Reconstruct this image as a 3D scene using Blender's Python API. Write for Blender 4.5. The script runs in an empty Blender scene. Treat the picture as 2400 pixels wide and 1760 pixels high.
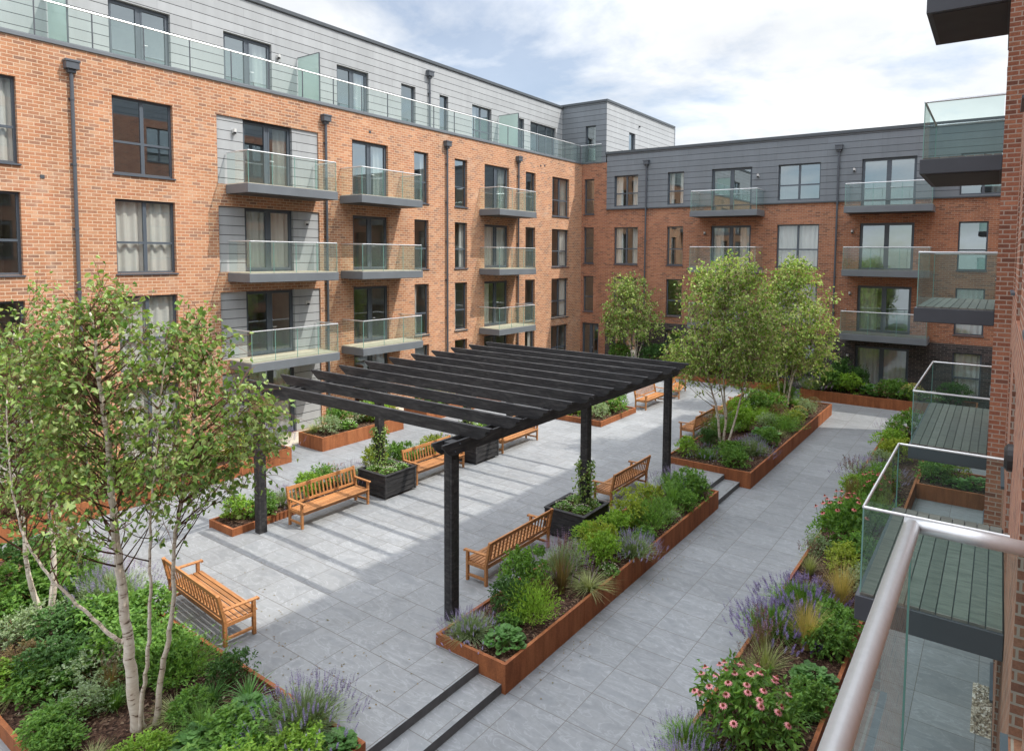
import bpy, bmesh, math, random
from math import radians, sin, cos, pi, atan2, sqrt
from mathutils import Vector, Matrix, Quaternion

S = bpy.context.scene
COL = S.collection

# ------------------------------------------------------------------ camera
EYE = 7.1
F_PX, CX, CY, YAW, PITCH, ROLL = 1523.62, 1326.61, 697.23, .588620901, .0643995, .0105516
cam_d = bpy.data.cameras.new("camera"); cam = bpy.data.objects.new("camera", cam_d); COL.objects.link(cam)
S.camera = cam
cam_d.sensor_fit = 'HORIZONTAL'; cam_d.sensor_width = 36
cam_d.lens = F_PX / 2400 * 36
cam_d.shift_x = (1200 - CX) / 2400
cam_d.shift_y = -(880 - CY) / 2400
cam_d.clip_start = .05; cam_d.clip_end = 2000
_f = Vector((-sin(YAW) * cos(PITCH), cos(YAW) * cos(PITCH), -sin(PITCH)))
_r0 = Vector((cos(YAW), sin(YAW), 0)); _u0 = _r0.cross(_f)
_r = _r0 * cos(ROLL) + _u0 * sin(ROLL); _u = -_r0 * sin(ROLL) + _u0 * cos(ROLL)
cam.matrix_world = Matrix(((_r.x, _u.x, -_f.x, 0), (_r.y, _u.y, -_f.y, 0), (_r.z, _u.z, -_f.z, EYE), (0, 0, 0, 1)))

# ------------------------------------------------------------------ render / colour
S.render.resolution_x = 1024; S.render.resolution_y = 750
S.view_settings.view_transform = 'Standard'; S.view_settings.look = 'None'
S.view_settings.exposure = 0.60; S.view_settings.gamma = 1
S.render.engine = 'CYCLES'
S.cycles.max_bounces = 8; S.cycles.transparent_max_bounces = 24; S.cycles.diffuse_bounces = 3
S.cycles.caustics_reflective = False; S.cycles.caustics_refractive = False

# ------------------------------------------------------------------ sun + sky
SUNV = Vector((.62, .31, 1)).normalized()
sun_d = bpy.data.lights.new("sun", 'SUN'); sun = bpy.data.objects.new("sun", sun_d); COL.objects.link(sun)
sun_d.energy = 3.0; sun_d.angle = radians(.6); sun_d.color = (1, .94, .85)
sun.rotation_mode = 'QUATERNION'; sun.rotation_quaternion = SUNV.to_track_quat('Z', 'Y')
sun.location = (20, 10, 40)
W = bpy.data.worlds.new("World"); S.world = W; W.use_nodes = True
nt = W.node_tree; nt.nodes.clear()
def N(nt, t, **k):
    n = nt.nodes.new(t)
    for a, b in k.items(): setattr(n, a, b)
    return n
def world():
    L = nt.links.new
    out = N(nt, 'ShaderNodeOutputWorld'); bg = N(nt, 'ShaderNodeBackground'); sky = N(nt, 'ShaderNodeTexSky')
    sky.sky_type = 'NISHITA'; sky.sun_disc = False; sky.sun_elevation = math.asin(SUNV.z)
    sky.sun_rotation = atan2(SUNV.x, SUNV.y); sky.air_density = 1.0; sky.dust_density = .6
    tc = N(nt, 'ShaderNodeTexCoord'); sep = N(nt, 'ShaderNodeSeparateXYZ'); L(tc.outputs['Generated'], sep.inputs[0])
    add = N(nt, 'ShaderNodeMath', operation='ADD'); add.inputs[1].default_value = .22; 
    mx = N(nt, 'ShaderNodeMath', operation='MAXIMUM'); mx.inputs[1].default_value = 0
    L(sep.outputs[2], mx.inputs[0]); L(mx.outputs[0], add.inputs[0])
    cb = N(nt, 'ShaderNodeCombineXYZ')
    for i in (0, 1):
        d = N(nt, 'ShaderNodeMath', operation='DIVIDE'); L(sep.outputs[i], d.inputs[0]); L(add.outputs[0], d.inputs[1]); L(d.outputs[0], cb.inputs[i])
    n1 = N(nt, 'ShaderNodeTexNoise'); n1.inputs['Scale'].default_value = 1.35; n1.inputs['Detail'].default_value = 9; n1.inputs['Roughness'].default_value = .58; n1.inputs['Distortion'].default_value = .25
    mp = N(nt, 'ShaderNodeMapping'); mp.inputs['Location'].default_value = (3.7, 9.3, 0); L(cb.outputs[0], mp.inputs[0]); L(mp.outputs[0], n1.inputs['Vector'])
    r1 = N(nt, 'ShaderNodeValToRGB'); r1.color_ramp.elements[0].position = .36; r1.color_ramp.elements[1].position = .52
    r1.color_ramp.elements[0].color = (.3, .3, .3, 1); L(n1.outputs['Fac'], r1.inputs[0])
    n2 = N(nt, 'ShaderNodeTexNoise'); n2.inputs['Scale'].default_value = 1.1; n2.inputs['Detail'].default_value = 7; n2.inputs['Roughness'].default_value = .55
    mp2 = N(nt, 'ShaderNodeMapping'); mp2.inputs['Location'].default_value = (6.1, 3.4, 2); L(cb.outputs[0], mp2.inputs[0]); L(mp2.outputs[0], n2.inputs['Vector'])
    r2 = N(nt, 'ShaderNodeValToRGB'); e = r2.color_ramp.elements; e[0].position = .36; e[0].color = (.68, .71, .75, 1); e[1].position = .60; e[1].color = (.98, 1.0, 1.02, 1)
    L(n2.outputs['Fac'], r2.inputs[0])
    sk = N(nt, 'ShaderNodeMixRGB', blend_type='MULTIPLY'); sk.inputs[0].default_value = 1; sk.inputs[2].default_value = (.13, .13, .13, 1); L(sky.outputs[0], sk.inputs[1])
    mix = N(nt, 'ShaderNodeMixRGB'); L(r1.outputs[0], mix.inputs[0]); L(sk.outputs[0], mix.inputs[1]); L(r2.outputs[0], mix.inputs[2])
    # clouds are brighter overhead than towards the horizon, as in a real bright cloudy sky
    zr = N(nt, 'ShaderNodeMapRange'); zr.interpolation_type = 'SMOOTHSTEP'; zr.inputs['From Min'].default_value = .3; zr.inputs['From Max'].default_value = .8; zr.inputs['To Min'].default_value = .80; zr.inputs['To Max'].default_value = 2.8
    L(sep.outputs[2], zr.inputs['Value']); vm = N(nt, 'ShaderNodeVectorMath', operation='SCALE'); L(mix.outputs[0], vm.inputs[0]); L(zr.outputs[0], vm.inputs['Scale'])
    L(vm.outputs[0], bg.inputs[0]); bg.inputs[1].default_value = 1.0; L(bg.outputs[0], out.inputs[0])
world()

# ------------------------------------------------------------------ materials
MATS = {}
def newmat(name):
    m = bpy.data.materials.new(name); m.use_nodes = True; m.node_tree.nodes.clear(); MATS[name] = m
    return m, m.node_tree, m.node_tree.links.new
def out(t, sh):
    o = N(t, 'ShaderNodeOutputMaterial'); t.links.new(sh, o.inputs[0])
def princ(t, col=(.5, .5, .5), rough=.6, metal=0, spec=.5):
    b = N(t, 'ShaderNodeBsdfPrincipled'); b.inputs['Base Color'].default_value = (*col, 1)
    b.inputs['Roughness'].default_value = rough; b.inputs['Metallic'].default_value = metal
    b.inputs['Specular IOR Level'].default_value = spec
    return b
def ramp(t, stops, interp='LINEAR'):
    r = N(t, 'ShaderNodeValToRGB'); r.color_ramp.interpolation = interp
    e = r.color_ramp.elements
    while len(e) > 1: e.remove(e[-1])
    for i, (p, c) in enumerate(stops):
        x = e[0] if i == 0 else e.new(p)
        x.position = p; x.color = (*c, 1) if len(c) == 3 else c
    return r
def noise(t, vec, scale, detail=4, rough=.6, dist=0):
    n = N(t, 'ShaderNodeTexNoise'); n.inputs['Scale'].default_value = scale; n.inputs['Detail'].default_value = detail
    n.inputs['Roughness'].default_value = rough; n.inputs['Distortion'].default_value = dist
    if vec is not None: t.links.new(vec, n.inputs['Vector'])
    return n
def mixc(t, fac, a, b, mode='MIX'):
    m = N(t, 'ShaderNodeMixRGB', blend_type=mode)
    for i, v in ((0, fac), (1, a), (2, b)):
        if isinstance(v, (int, float)): m.inputs[i].default_value = v
        elif isinstance(v, tuple): m.inputs[i].default_value = (*v, 1)
        else: t.links.new(v, m.inputs[i])
    return m.outputs[0]
def bump(t, h, strength, dist, bs):
    b = N(t, 'ShaderNodeBump'); b.inputs['Strength'].default_value = strength; b.inputs['Distance'].default_value = dist
    t.links.new(h, b.inputs['Height']); t.links.new(b.outputs[0], bs.inputs['Normal'])
def planevec(t, axis):
    g = N(t, 'ShaderNodeNewGeometry'); s = N(t, 'ShaderNodeSeparateXYZ'); t.links.new(g.outputs['Position'], s.inputs[0])
    c = N(t, 'ShaderNodeCombineXYZ')
    if axis == 'wall':     # any vertical wall: pick the run along x or y from the face normal
        sn = N(t, 'ShaderNodeSeparateXYZ'); t.links.new(g.outputs['True Normal'], sn.inputs[0])
        a = N(t, 'ShaderNodeMath', operation='ABSOLUTE'); t.links.new(sn.outputs[0], a.inputs[0])
        gt = N(t, 'ShaderNodeMath', operation='GREATER_THAN'); t.links.new(a.outputs[0], gt.inputs[0]); gt.inputs[1].default_value = .5
        mx = N(t, 'ShaderNodeMix'); mx.data_type = 'FLOAT'; t.links.new(gt.outputs[0], mx.inputs[0]); t.links.new(s.outputs[0], mx.inputs[2]); t.links.new(s.outputs[1], mx.inputs[3])
        t.links.new(mx.outputs[0], c.inputs[0]); t.links.new(s.outputs[2], c.inputs[1])
    else:
        t.links.new(s.outputs[0], c.inputs[0]); t.links.new(s.outputs[1], c.inputs[1])
    return c.outputs[0], g.outputs['Position']
def bricktex(t, vec, w, h, mortar, smooth=.1, offset=.5, freq=2):
    b = N(t, 'ShaderNodeTexBrick'); t.links.new(vec, b.inputs['Vector'])
    b.inputs['Color1'].default_value = (0, 0, 0, 1); b.inputs['Color2'].default_value = (1, 1, 1, 1); b.inputs['Mortar'].default_value = (.5, .5, .5, 1)
    b.inputs['Scale'].default_value = 1; b.inputs['Mortar Size'].default_value = mortar; b.inputs['Mortar Smooth'].default_value = smooth
    b.inputs['Brick Width'].default_value = w; b.inputs['Row Height'].default_value = h; b.offset = offset; b.offset_frequency = freq
    return b
def mat_brick(name, stops, mortar, w, h, ms, tintvar=.35, pale=0.0):
    m, t, L = newmat(name)
    vec, pos = planevec(t, 'wall')
    bt = bricktex(t, vec, w, h, ms)
    r = ramp(t, stops); L(bt.outputs['Color'], r.inputs[0])
    n = noise(t, pos, .55, 5, .65); nr = ramp(t, [(.3, (1 - tintvar,) * 3), (.7, (1 + tintvar * .55,) * 3)]); L(n.outputs[0], nr.inputs[0])
    c = mixc(t, 1, r.outputs[0], nr.outputs[0], 'MULTIPLY')
    nf = noise(t, pos, 38, 4, .7); fr = ramp(t, [(.3, (.68,) * 3), (.7, (1.2,) * 3)]); L(nf.outputs[0], fr.inputs[0])
    c = mixc(t, .8, c, fr.outputs[0], 'MULTIPLY')
    mp4 = N(t, 'ShaderNodeMapping'); mp4.inputs['Scale'].default_value = (2.2, 2.2, .22); L(pos, mp4.inputs[0])
    sn = noise(t, mp4.outputs[0], 1, 5, .65); sr = ramp(t, [(.32, (.80, .79, .78)), (.52, (1, 1, 1))]); L(sn.outputs[0], sr.inputs[0]); c = mixc(t, .7, c, sr.outputs[0], 'MULTIPLY')
    if pale:
        n2 = noise(t, pos, .9, 6, .7, .6); pr_ = ramp(t, [(.56, (0, 0, 0)), (.72, (pale,) * 3)]); L(n2.outputs[0], pr_.inputs[0])
        c = mixc(t, pr_.outputs[0], c, (.56, .43, .33))
    c = mixc(t, bt.outputs['Fac'], c, mortar)
    b = princ(t, rough=.9, spec=.2); L(c, b.inputs['Base Color'])
    inv = N(t, 'ShaderNodeMath', operation='SUBTRACT'); inv.inputs[0].default_value = 1; L(bt.outputs['Fac'], inv.inputs[1])
    ad = N(t, 'ShaderNodeMath', operation='MULTIPLY_ADD'); L(nf.outputs[0], ad.inputs[0]); ad.inputs[1].default_value = .35; L(inv.outputs[0], ad.inputs[2])
    bump(t, ad.outputs[0], .6, .012, b); out(t, b.outputs[0])
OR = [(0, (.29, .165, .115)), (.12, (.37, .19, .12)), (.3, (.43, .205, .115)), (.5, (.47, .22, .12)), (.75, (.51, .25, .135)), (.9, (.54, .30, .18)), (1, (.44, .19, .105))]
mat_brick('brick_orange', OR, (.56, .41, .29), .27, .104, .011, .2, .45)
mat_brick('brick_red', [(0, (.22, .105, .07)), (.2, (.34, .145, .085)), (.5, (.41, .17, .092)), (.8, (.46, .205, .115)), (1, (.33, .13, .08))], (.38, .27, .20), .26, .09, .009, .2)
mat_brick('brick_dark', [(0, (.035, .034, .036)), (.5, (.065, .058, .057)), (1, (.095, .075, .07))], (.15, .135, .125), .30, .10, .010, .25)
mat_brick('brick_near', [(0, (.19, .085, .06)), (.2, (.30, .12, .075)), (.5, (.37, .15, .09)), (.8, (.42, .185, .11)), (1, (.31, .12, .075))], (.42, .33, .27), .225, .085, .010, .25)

def mat_clad(name, base, row, width, var=.06):
    m, t, L = newmat(name)
    vec, pos = planevec(t, 'wall')
    bt = bricktex(t, vec, width, row, .003, .1, .37, 2)
    ln = bricktex(t, vec, 500, row, .013, .3, 0, 2)
    r = ramp(t, [(0, tuple(c * (1 - var) for c in base)), (1, tuple(c * (1 + var) for c in base))]); L(bt.outputs['Color'], r.inputs[0])
    st = N(t, 'ShaderNodeMapping'); st.inputs['Scale'].default_value = (1, 1, .12); L(pos, st.inputs[0])
    n = noise(t, st.outputs[0], 2.2, 5, .65); nr = ramp(t, [(.25, (.88,) * 3), (.75, (1.07,) * 3)]); L(n.outputs[0], nr.inputs[0])
    c = mixc(t, 1, r.outputs[0], nr.outputs[0], 'MULTIPLY')
    c = mixc(t, bt.outputs['Fac'], c, tuple(q * .45 for q in base))
    c = mixc(t, ln.outputs['Fac'], c, (.035, .038, .042))
    b = princ(t, rough=.55, spec=.35); L(c, b.inputs['Base Color'])
    inv = N(t, 'ShaderNodeMath', operation='SUBTRACT'); inv.inputs[0].default_value = 1; L(ln.outputs['Fac'], inv.inputs[1])
    bump(t, inv.outputs[0], .8, .015, b); out(t, b.outputs[0])
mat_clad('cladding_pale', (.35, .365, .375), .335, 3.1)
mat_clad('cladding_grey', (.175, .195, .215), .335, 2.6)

def mat_plain(name, col, rough=.5, metal=0, spec=.5, nvar=.12, nscale=6, bmp=0):
    m, t, L = newmat(name)
    tc = N(t, 'ShaderNodeTexCoord'); n = noise(t, tc.outputs['Object'], nscale, 5, .6)
    r = ramp(t, [(.25, tuple(c * (1 - nvar) for c in col)), (.75, tuple(min(1, c * (1 + nvar)) for c in col))]); L(n.outputs[0], r.inputs[0])
    b = princ(t, rough=rough, metal=metal, spec=spec); L(r.outputs[0], b.inputs['Base Color'])
    if name == 'steel': b.inputs['Anisotropic'].default_value = .6
    if bmp: bump(t, n.outputs[0], bmp, .01, b)
    out(t, b.outputs[0])
mat_plain('frame_grey', (.075, .092, .112), .42, 0, .5, .08)
mat_plain('trim_dark', (.06, .07, .08), .45, 0, .5, .1)
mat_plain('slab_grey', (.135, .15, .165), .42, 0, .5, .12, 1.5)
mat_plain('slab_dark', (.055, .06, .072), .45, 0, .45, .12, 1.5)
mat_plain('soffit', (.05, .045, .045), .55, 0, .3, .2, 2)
mat_plain('pipe_grey', (.075, .085, .1), .4, 0, .5, .1)
mat_plain('steel', (.70, .71, .72), .34, .6, .5, .06, 40)
mat_plain('glass_edge', (.16, .32, .28), .2, 0, .6, .05)
mat_plain('room_wall', (.55, .55, .50), .9, 0, .2, .25, .8)
mat_plain('room_floor', (.20, .15, .1), .8, 0, .2, .2, 1)
mat_plain('roof_felt', (.16, .165, .17), .9, 0, .2, .2, 1)
mat_plain('lamp_white', (.6, .6, .58), .4, 0, .5, .05)
mat_plain('black_plastic', (.02, .02, .022), .4, 0, .5, .1)
mat_plain('concrete_cream', (.50, .44, .36), .85, 0, .3, .18, 2, .2)
mat_plain('ground_grey', (.20, .20, .20), .9, 0, .3, .2, 1)
mat_plain('riser_stone', (.11, .115, .12), .75, 0, .3, .25, 5, .2)
mat_plain('orange_cone', (.16, .04, .015), .6, 0, .3, .3, 60)

def mat_curtain():
    m, t, L = newmat('curtain')
    d = N(t, 'ShaderNodeBsdfDiffuse'); d.inputs[0].default_value = (.86, .85, .80, 1)
    tr = N(t, 'ShaderNodeBsdfTranslucent'); tr.inputs[0].default_value = (.7, .69, .64, 1)
    mx = N(t, 'ShaderNodeMixShader'); mx.inputs[0].default_value = .25; L(d.outputs[0], mx.inputs[1]); L(tr.outputs[0], mx.inputs[2]); out(t, mx.outputs[0])
mat_curtain()
def mat_glass(name, tint, refl=1.0, film=0.0, filmcol=(.5, .62, .58), base=0.0):
    m, t, L = newmat(name)
    tr = N(t, 'ShaderNodeBsdfTransparent'); tr.inputs[0].default_value = (*tint, 1)
    gl = N(t, 'ShaderNodeBsdfGlossy'); gl.inputs['Roughness'].default_value = .01; gl.inputs[0].default_value = (.84, .95, 1, 1)
    fr = N(t, 'ShaderNodeFresnel'); fr.inputs[0].default_value = 1.52
    g = N(t, 'ShaderNodeNewGeometry')
    # same reflectance from both faces of a thin sheet
    iv = N(t, 'ShaderNodeMix'); iv.data_type = 'FLOAT'; L(g.outputs['Backfacing'], iv.inputs[0]); iv.inputs[2].default_value = 1.52; iv.inputs[3].default_value = 1 / 1.52
    L(iv.outputs[0], fr.inputs[0])
    mu = N(t, 'ShaderNodeMath', operation='MULTIPLY_ADD'); L(fr.outputs[0], mu.inputs[0]); mu.inputs[1].default_value = refl; mu.inputs[2].default_value = base; mu.use_clamp = True
    a = tr.outputs[0]
    if film:
        df = N(t, 'ShaderNodeBsdfDiffuse'); df.inputs[0].default_value = (*filmcol, 1)
        m0 = N(t, 'ShaderNodeMixShader'); m0.inputs[0].default_value = film; L(a, m0.inputs[1]); L(df.outputs[0], m0.inputs[2]); a = m0.outputs[0]
    mx = N(t, 'ShaderNodeMixShader'); L(mu.outputs[0], mx.inputs[0]); L(a, mx.inputs[1]); L(gl.outputs[0], mx.inputs[2]); out(t, mx.outputs[0])
mat_glass('window_glass', (.92, .94, .93), 1.3, 0, base=.13)
mat_glass('coated_glass', (.74, .80, .80), 1.5, 0, base=.31)
mat_glass('balustrade_glass', (.84, .91, .88), 1.3, .07)
mat_glass('balustrade_clear', (.76, .86, .83), .55, .04, (.3, .42, .38))
mat_glass('frosted_glass', (.72, .85, .80), 1.0, .55, (.62, .74, .70))

def mat_paving(name, w, h, offset, base):
    m, t, L = newmat(name)
    vec, pos = planevec(t, 'floor')
    mp = N(t, 'ShaderNodeMapping'); mp.inputs['Location'].default_value = (.01, -.25, 0); L(vec, mp.inputs[0])
    bt = bricktex(t, mp.outputs[0], w, h, .006, .2, offset, 2)
    r = ramp(t, [(0, tuple(c * .92 for c in base)), (.5, base), (1, tuple(c * 1.08 for c in base))]); L(bt.outputs['Color'], r.inputs[0])
    # veins: stretched warped noise, shifted per slab
    sc = N(t, 'ShaderNodeVectorMath', operation='SCALE'); L(bt.outputs['Color'], sc.inputs[0]); sc.inputs['Scale'].default_value = 37
    ad = N(t, 'ShaderNodeVectorMath', operation='ADD'); L(vec, ad.inputs[0]); L(sc.outputs[0], ad.inputs[1])
    rot = N(t, 'ShaderNodeMapping'); rot.inputs['Rotation'].default_value = (0, 0, .5); rot.inputs['Scale'].default_value = (1, 3.2, 1); L(ad.outputs[0], rot.inputs[0])
    v = noise(t, rot.outputs[0], 1.15, 4, .55, 1.6)
    vr = ramp(t, [(.30, (.80, .82, .85)), (.46, (1, 1, 1)), (.485, (1.0, 1.0, 1.0)), (.508, (1.45, 1.45, 1.45)), (.54, (1.03, 1.03, 1.03)), (.7, (1.14, 1.13, 1.11))]); L(v.outputs[0], vr.inputs[0])
    c = mixc(t, .6, r.outputs[0], vr.outputs[0], 'MULTIPLY')
    n = noise(t, pos, 9, 6, .7); nr = ramp(t, [(.3, (.9,) * 3), (.7, (1.08,) * 3)]); L(n.outputs[0], nr.inputs[0])
    c = mixc(t, 1, c, nr.outputs[0], 'MULTIPLY')
    big = noise(t, pos, .35, 4, .6); br = ramp(t, [(.3, (.9,) * 3), (.7, (1.07,) * 3)]); L(big.outputs[0], br.inputs[0])
    c = mixc(t, 1, c, br.outputs[0], 'MULTIPLY')
    sp = noise(t, pos, 1.3, 8, .75, .4); sr = ramp(t, [(.34, (.80, .79, .77)), (.46, (1, 1, 1))]); L(sp.outputs[0], sr.inputs[0])
    c = mixc(t, .5, c, sr.outputs[0], 'MULTIPLY')
    c = mixc(t, bt.outputs['Fac'], c, (.11, .10, .09))
    b = princ(t, rough=.55, spec=.35); L(c, b.inputs['Base Color'])
    inv = N(t, 'ShaderNodeMath', operation='MULTIPLY_ADD'); L(bt.outputs['Fac'], inv.inputs[0]); inv.inputs[1].default_value = -1; L(v.outputs[0], inv.inputs[2])
    bump(t, inv.outputs[0], .35, .006, b); out(t, b.outputs[0])
mat_paving('paving', .87, .77, 0.0, (.205, .216, .226))
mat_paving('paving_terrace', .87, .76, .5, (.222, .232, .240))

def mat_corten():
    m, t, L = newmat('corten')
    g = N(t, 'ShaderNodeNewGeometry')
    st = N(t, 'ShaderNodeMapping'); st.inputs['Scale'].default_value = (1, 1, .35); L(g.outputs['Position'], st.inputs[0])
    n = noise(t, st.outputs[0], 2.6, 7, .68); r = ramp(t, [(.25, (.19, .068, .030)), (.5, (.30, .108, .043)), (.75, (.38, .15, .062))]); L(n.outputs[0], r.inputs[0])
    f = noise(t, g.outputs['Position'], 45, 3, .6); fr = ramp(t, [(.3, (.8,) * 3), (.7, (1.15,) * 3)]); L(f.outputs[0], fr.inputs[0])
    c = mixc(t, 1, r.outputs[0], fr.outputs[0], 'MULTIPLY')
    mp3 = N(t, 'ShaderNodeMapping'); mp3.inputs['Scale'].default_value = (9, 9, .8); L(g.outputs['Position'], mp3.inputs[0])
    sn = noise(t, mp3.outputs[0], 1, 4, .6); sr = ramp(t, [(.35, (.72, .70, .70)), (.6, (1.06, 1.05, 1.05))]); L(sn.outputs[0], sr.inputs[0]); c = mixc(t, .75, c, sr.outputs[0], 'MULTIPLY')
    b = princ(t, rough=.75, spec=.25); L(c, b.inputs['Base Color']); bump(t, f.outputs[0], .2, .003, b); out(t, b.outputs[0])
mat_corten()
def mat_soil():
    m, t, L = newmat('soil')
    tc = N(t, 'ShaderNodeNewGeometry')
    v = N(t, 'ShaderNodeTexVoronoi'); v.inputs['Scale'].default_value = 28; L(tc.outputs['Position'], v.inputs['Vector'])
    s = N(t, 'ShaderNodeSeparateColor'); L(v.outputs['Color'], s.inputs[0])
    r = ramp(t, [(0, (.02, .011, .008)), (.5, (.06, .032, .022)), (.85, (.11, .062, .042)), (1, (.22, .15, .10))]); L(s.outputs[0], r.inputs[0])
    b = princ(t, rough=.95, spec=.15); L(r.outputs[0], b.inputs['Base Color']); bump(t, v.outputs['Distance'], 1, .03, b); out(t, b.outputs[0])
mat_soil()
def mat_gravel():
    m, t, L = newmat('pebbles')
    tc = N(t, 'ShaderNodeNewGeometry')
    v = N(t, 'ShaderNodeTexVoronoi'); v.inputs['Scale'].default_value = 24; L(tc.outputs['Position'], v.inputs['Vector'])
    s = N(t, 'ShaderNodeSeparateColor'); L(v.outputs['Color'], s.inputs[0])
    r = ramp(t, [(0, (.14, .11, .08)), (.5, (.34, .28, .2)), (1, (.6, .56, .5))]); L(s.outputs[0], r.inputs[0])
    b = princ(t, rough=.7); L(r.outputs[0], b.inputs['Base Color']); out(t, b.outputs[0])
mat_gravel()
def mat_wood(name, stops, scale=(1.2, 22, 22), rough=.5):
    m, t, L = newmat(name)
    tc = N(t, 'ShaderNodeTexCoord'); mp = N(t, 'ShaderNodeMapping'); mp.inputs['Scale'].default_value = scale; L(tc.outputs['Object'], mp.inputs[0])
    g = N(t, 'ShaderNodeNewGeometry')
    sc = N(t, 'ShaderNodeMath', operation='MULTIPLY'); L(g.outputs['Random Per Island'], sc.inputs[0]); sc.inputs[1].default_value = 9
    ad = N(t, 'ShaderNodeVectorMath', operation='ADD'); L(mp.outputs[0], ad.inputs[0]); L(sc.outputs[0], ad.inputs[1])
    n = noise(t, ad.outputs[0], 1.6, 6, .65, .8); r = ramp(t, stops); L(n.outputs[0], r.inputs[0])
    rr = ramp(t, [(0, (.82,) * 3), (1, (1.15,) * 3)]); L(g.outputs['Random Per Island'], rr.inputs[0])
    c = mixc(t, 1, r.outputs[0], rr.outputs[0], 'MULTIPLY')
    if name == 'teak':
        wn = noise(t, g.outputs['Position'], 1.1, 4, .6); wr_ = ramp(t, [(.3, (.78, .80, .84)), (.62, (1.06, 1.04, 1))]); L(wn.outputs[0], wr_.inputs[0])
        c = mixc(t, .9, c, wr_.outputs[0], 'MULTIPLY')
    b = princ(t, rough=rough, spec=.35); L(c, b.inputs['Base Color']); bump(t, n.outputs[0], .25, .004, b); out(t, b.outputs[0])
mat_wood('teak', [(.28, (.22, .088, .032)), (.5, (.36, .162, .06)), (.75, (.49, .25, .105))])
mat_wood('black_timber', [(.3, (.012, .012, .013)), (.5, (.026, .026, .028)), (.75, (.07, .068, .066))], (1.5, 1.5, 9), .6)
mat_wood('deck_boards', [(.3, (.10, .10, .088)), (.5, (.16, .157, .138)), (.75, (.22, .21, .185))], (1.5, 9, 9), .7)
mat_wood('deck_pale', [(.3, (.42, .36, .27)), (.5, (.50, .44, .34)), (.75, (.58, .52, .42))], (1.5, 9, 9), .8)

def mat_leaf(name, cols, trans=.35, spec=.3, rough=.5):
    m, t, L = newmat(name)
    g = N(t, 'ShaderNodeNewGeometry')
    k = len(cols)
    if name.startswith(('green', 'straw')): cols = [tuple(min(.6, q * 1.22) for q in c) for c in cols]
    r = ramp(t, [(i / (k - 1), c) for i, c in enumerate(cols)]); L(g.outputs['Random Per Island'], r.inputs[0])
    n = noise(t, g.outputs['Position'], 3.0, 3, .6); nr = ramp(t, [(.3, (.72,) * 3), (.7, (1.25,) * 3)]); L(n.outputs[0], nr.inputs[0])
    c = mixc(t, 1, r.outputs[0], nr.outputs[0], 'MULTIPLY')
    b = princ(t, rough=rough, spec=spec); L(c, b.inputs['Base Color'])
    tr = N(t, 'ShaderNodeBsdfTranslucent'); tc2 = mixc(t, 1, c, (1.5, 1.45, .7), 'MULTIPLY'); L(tc2, tr.inputs[0])
    mx = N(t, 'ShaderNodeMixShader'); mx.inputs[0].default_value = trans; L(b.outputs[0], mx.inputs[1]); L(tr.outputs[0], mx.inputs[2]); out(t, mx.outputs[0])
mat_leaf('birch_leaf', [(.07, .15, .03), (.15, .26, .055), (.23, .34, .09), (.38, .47, .20), (.10, .20, .06)])
mat_leaf('birch_leaf_far', [(.09, .19, .03), (.19, .32, .05), (.30, .44, .10), (.50, .57, .24), (.12, .24, .045)])
mat_leaf('green_mid', [(.065, .15, .03), (.11, .22, .04), (.16, .28, .06), (.08, .18, .04)])
mat_leaf('green_bright', [(.12, .24, .03), (.18, .32, .04), (.25, .38, .06), (.15, .26, .04)])
mat_leaf('green_lime', [(.20, .27, .03), (.28, .33, .05), (.17, .24, .035)])
mat_leaf('green_dark', [(.035, .085, .022), (.055, .125, .035), (.08, .16, .045)])
mat_leaf('green_grey', [(.13, .19, .09), (.19, .26, .14), (.25, .31, .19), (.14, .22, .08)])
mat_leaf('green_hosta', [(.06, .15, .035), (.09, .20, .05), (.13, .25, .08)])
mat_leaf('bronze', [(.16, .11, .05), (.25, .17, .08), (.12, .12, .04), (.20, .12, .08)])
mat_leaf('golden', [(.46, .37, .14), (.58, .47, .20), (.34, .33, .10)])
mat_leaf('straw_green', [(.16, .20, .06), (.24, .28, .11), (.33, .34, .18)])
mat_leaf('purple', [(.13, .11, .20), (.19, .16, .28), (.27, .23, .37)], .2)
mat_leaf('violet', [(.09, .065, .18), (.14, .10, .25), (.21, .165, .34)], .2)
mat_leaf('lilac', [(.22, .14, .26), (.30, .18, .30), (.16, .12, .22)], .2)
mat_leaf('plume', [(.10, .05, .05), (.17, .09, .08), (.24, .15, .12)], .2)
mat_leaf('rusty_flower', [(.33, .16, .12), (.42, .25, .18), (.28, .2, .1)], .2)
mat_leaf('pink', [(.62, .22, .24), (.72, .32, .32), (.55, .15, .18)], .2)
mat_leaf('red_pink', [(.48, .10, .09), (.58, .2, .17), (.38, .06, .07)], .2)
mat_leaf('white_flower', [(.62, .60, .52), (.72, .70, .62)], .2)
mat_leaf('yellow_flower', [(.55, .48, .12), (.62, .56, .25)], .2)

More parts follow.
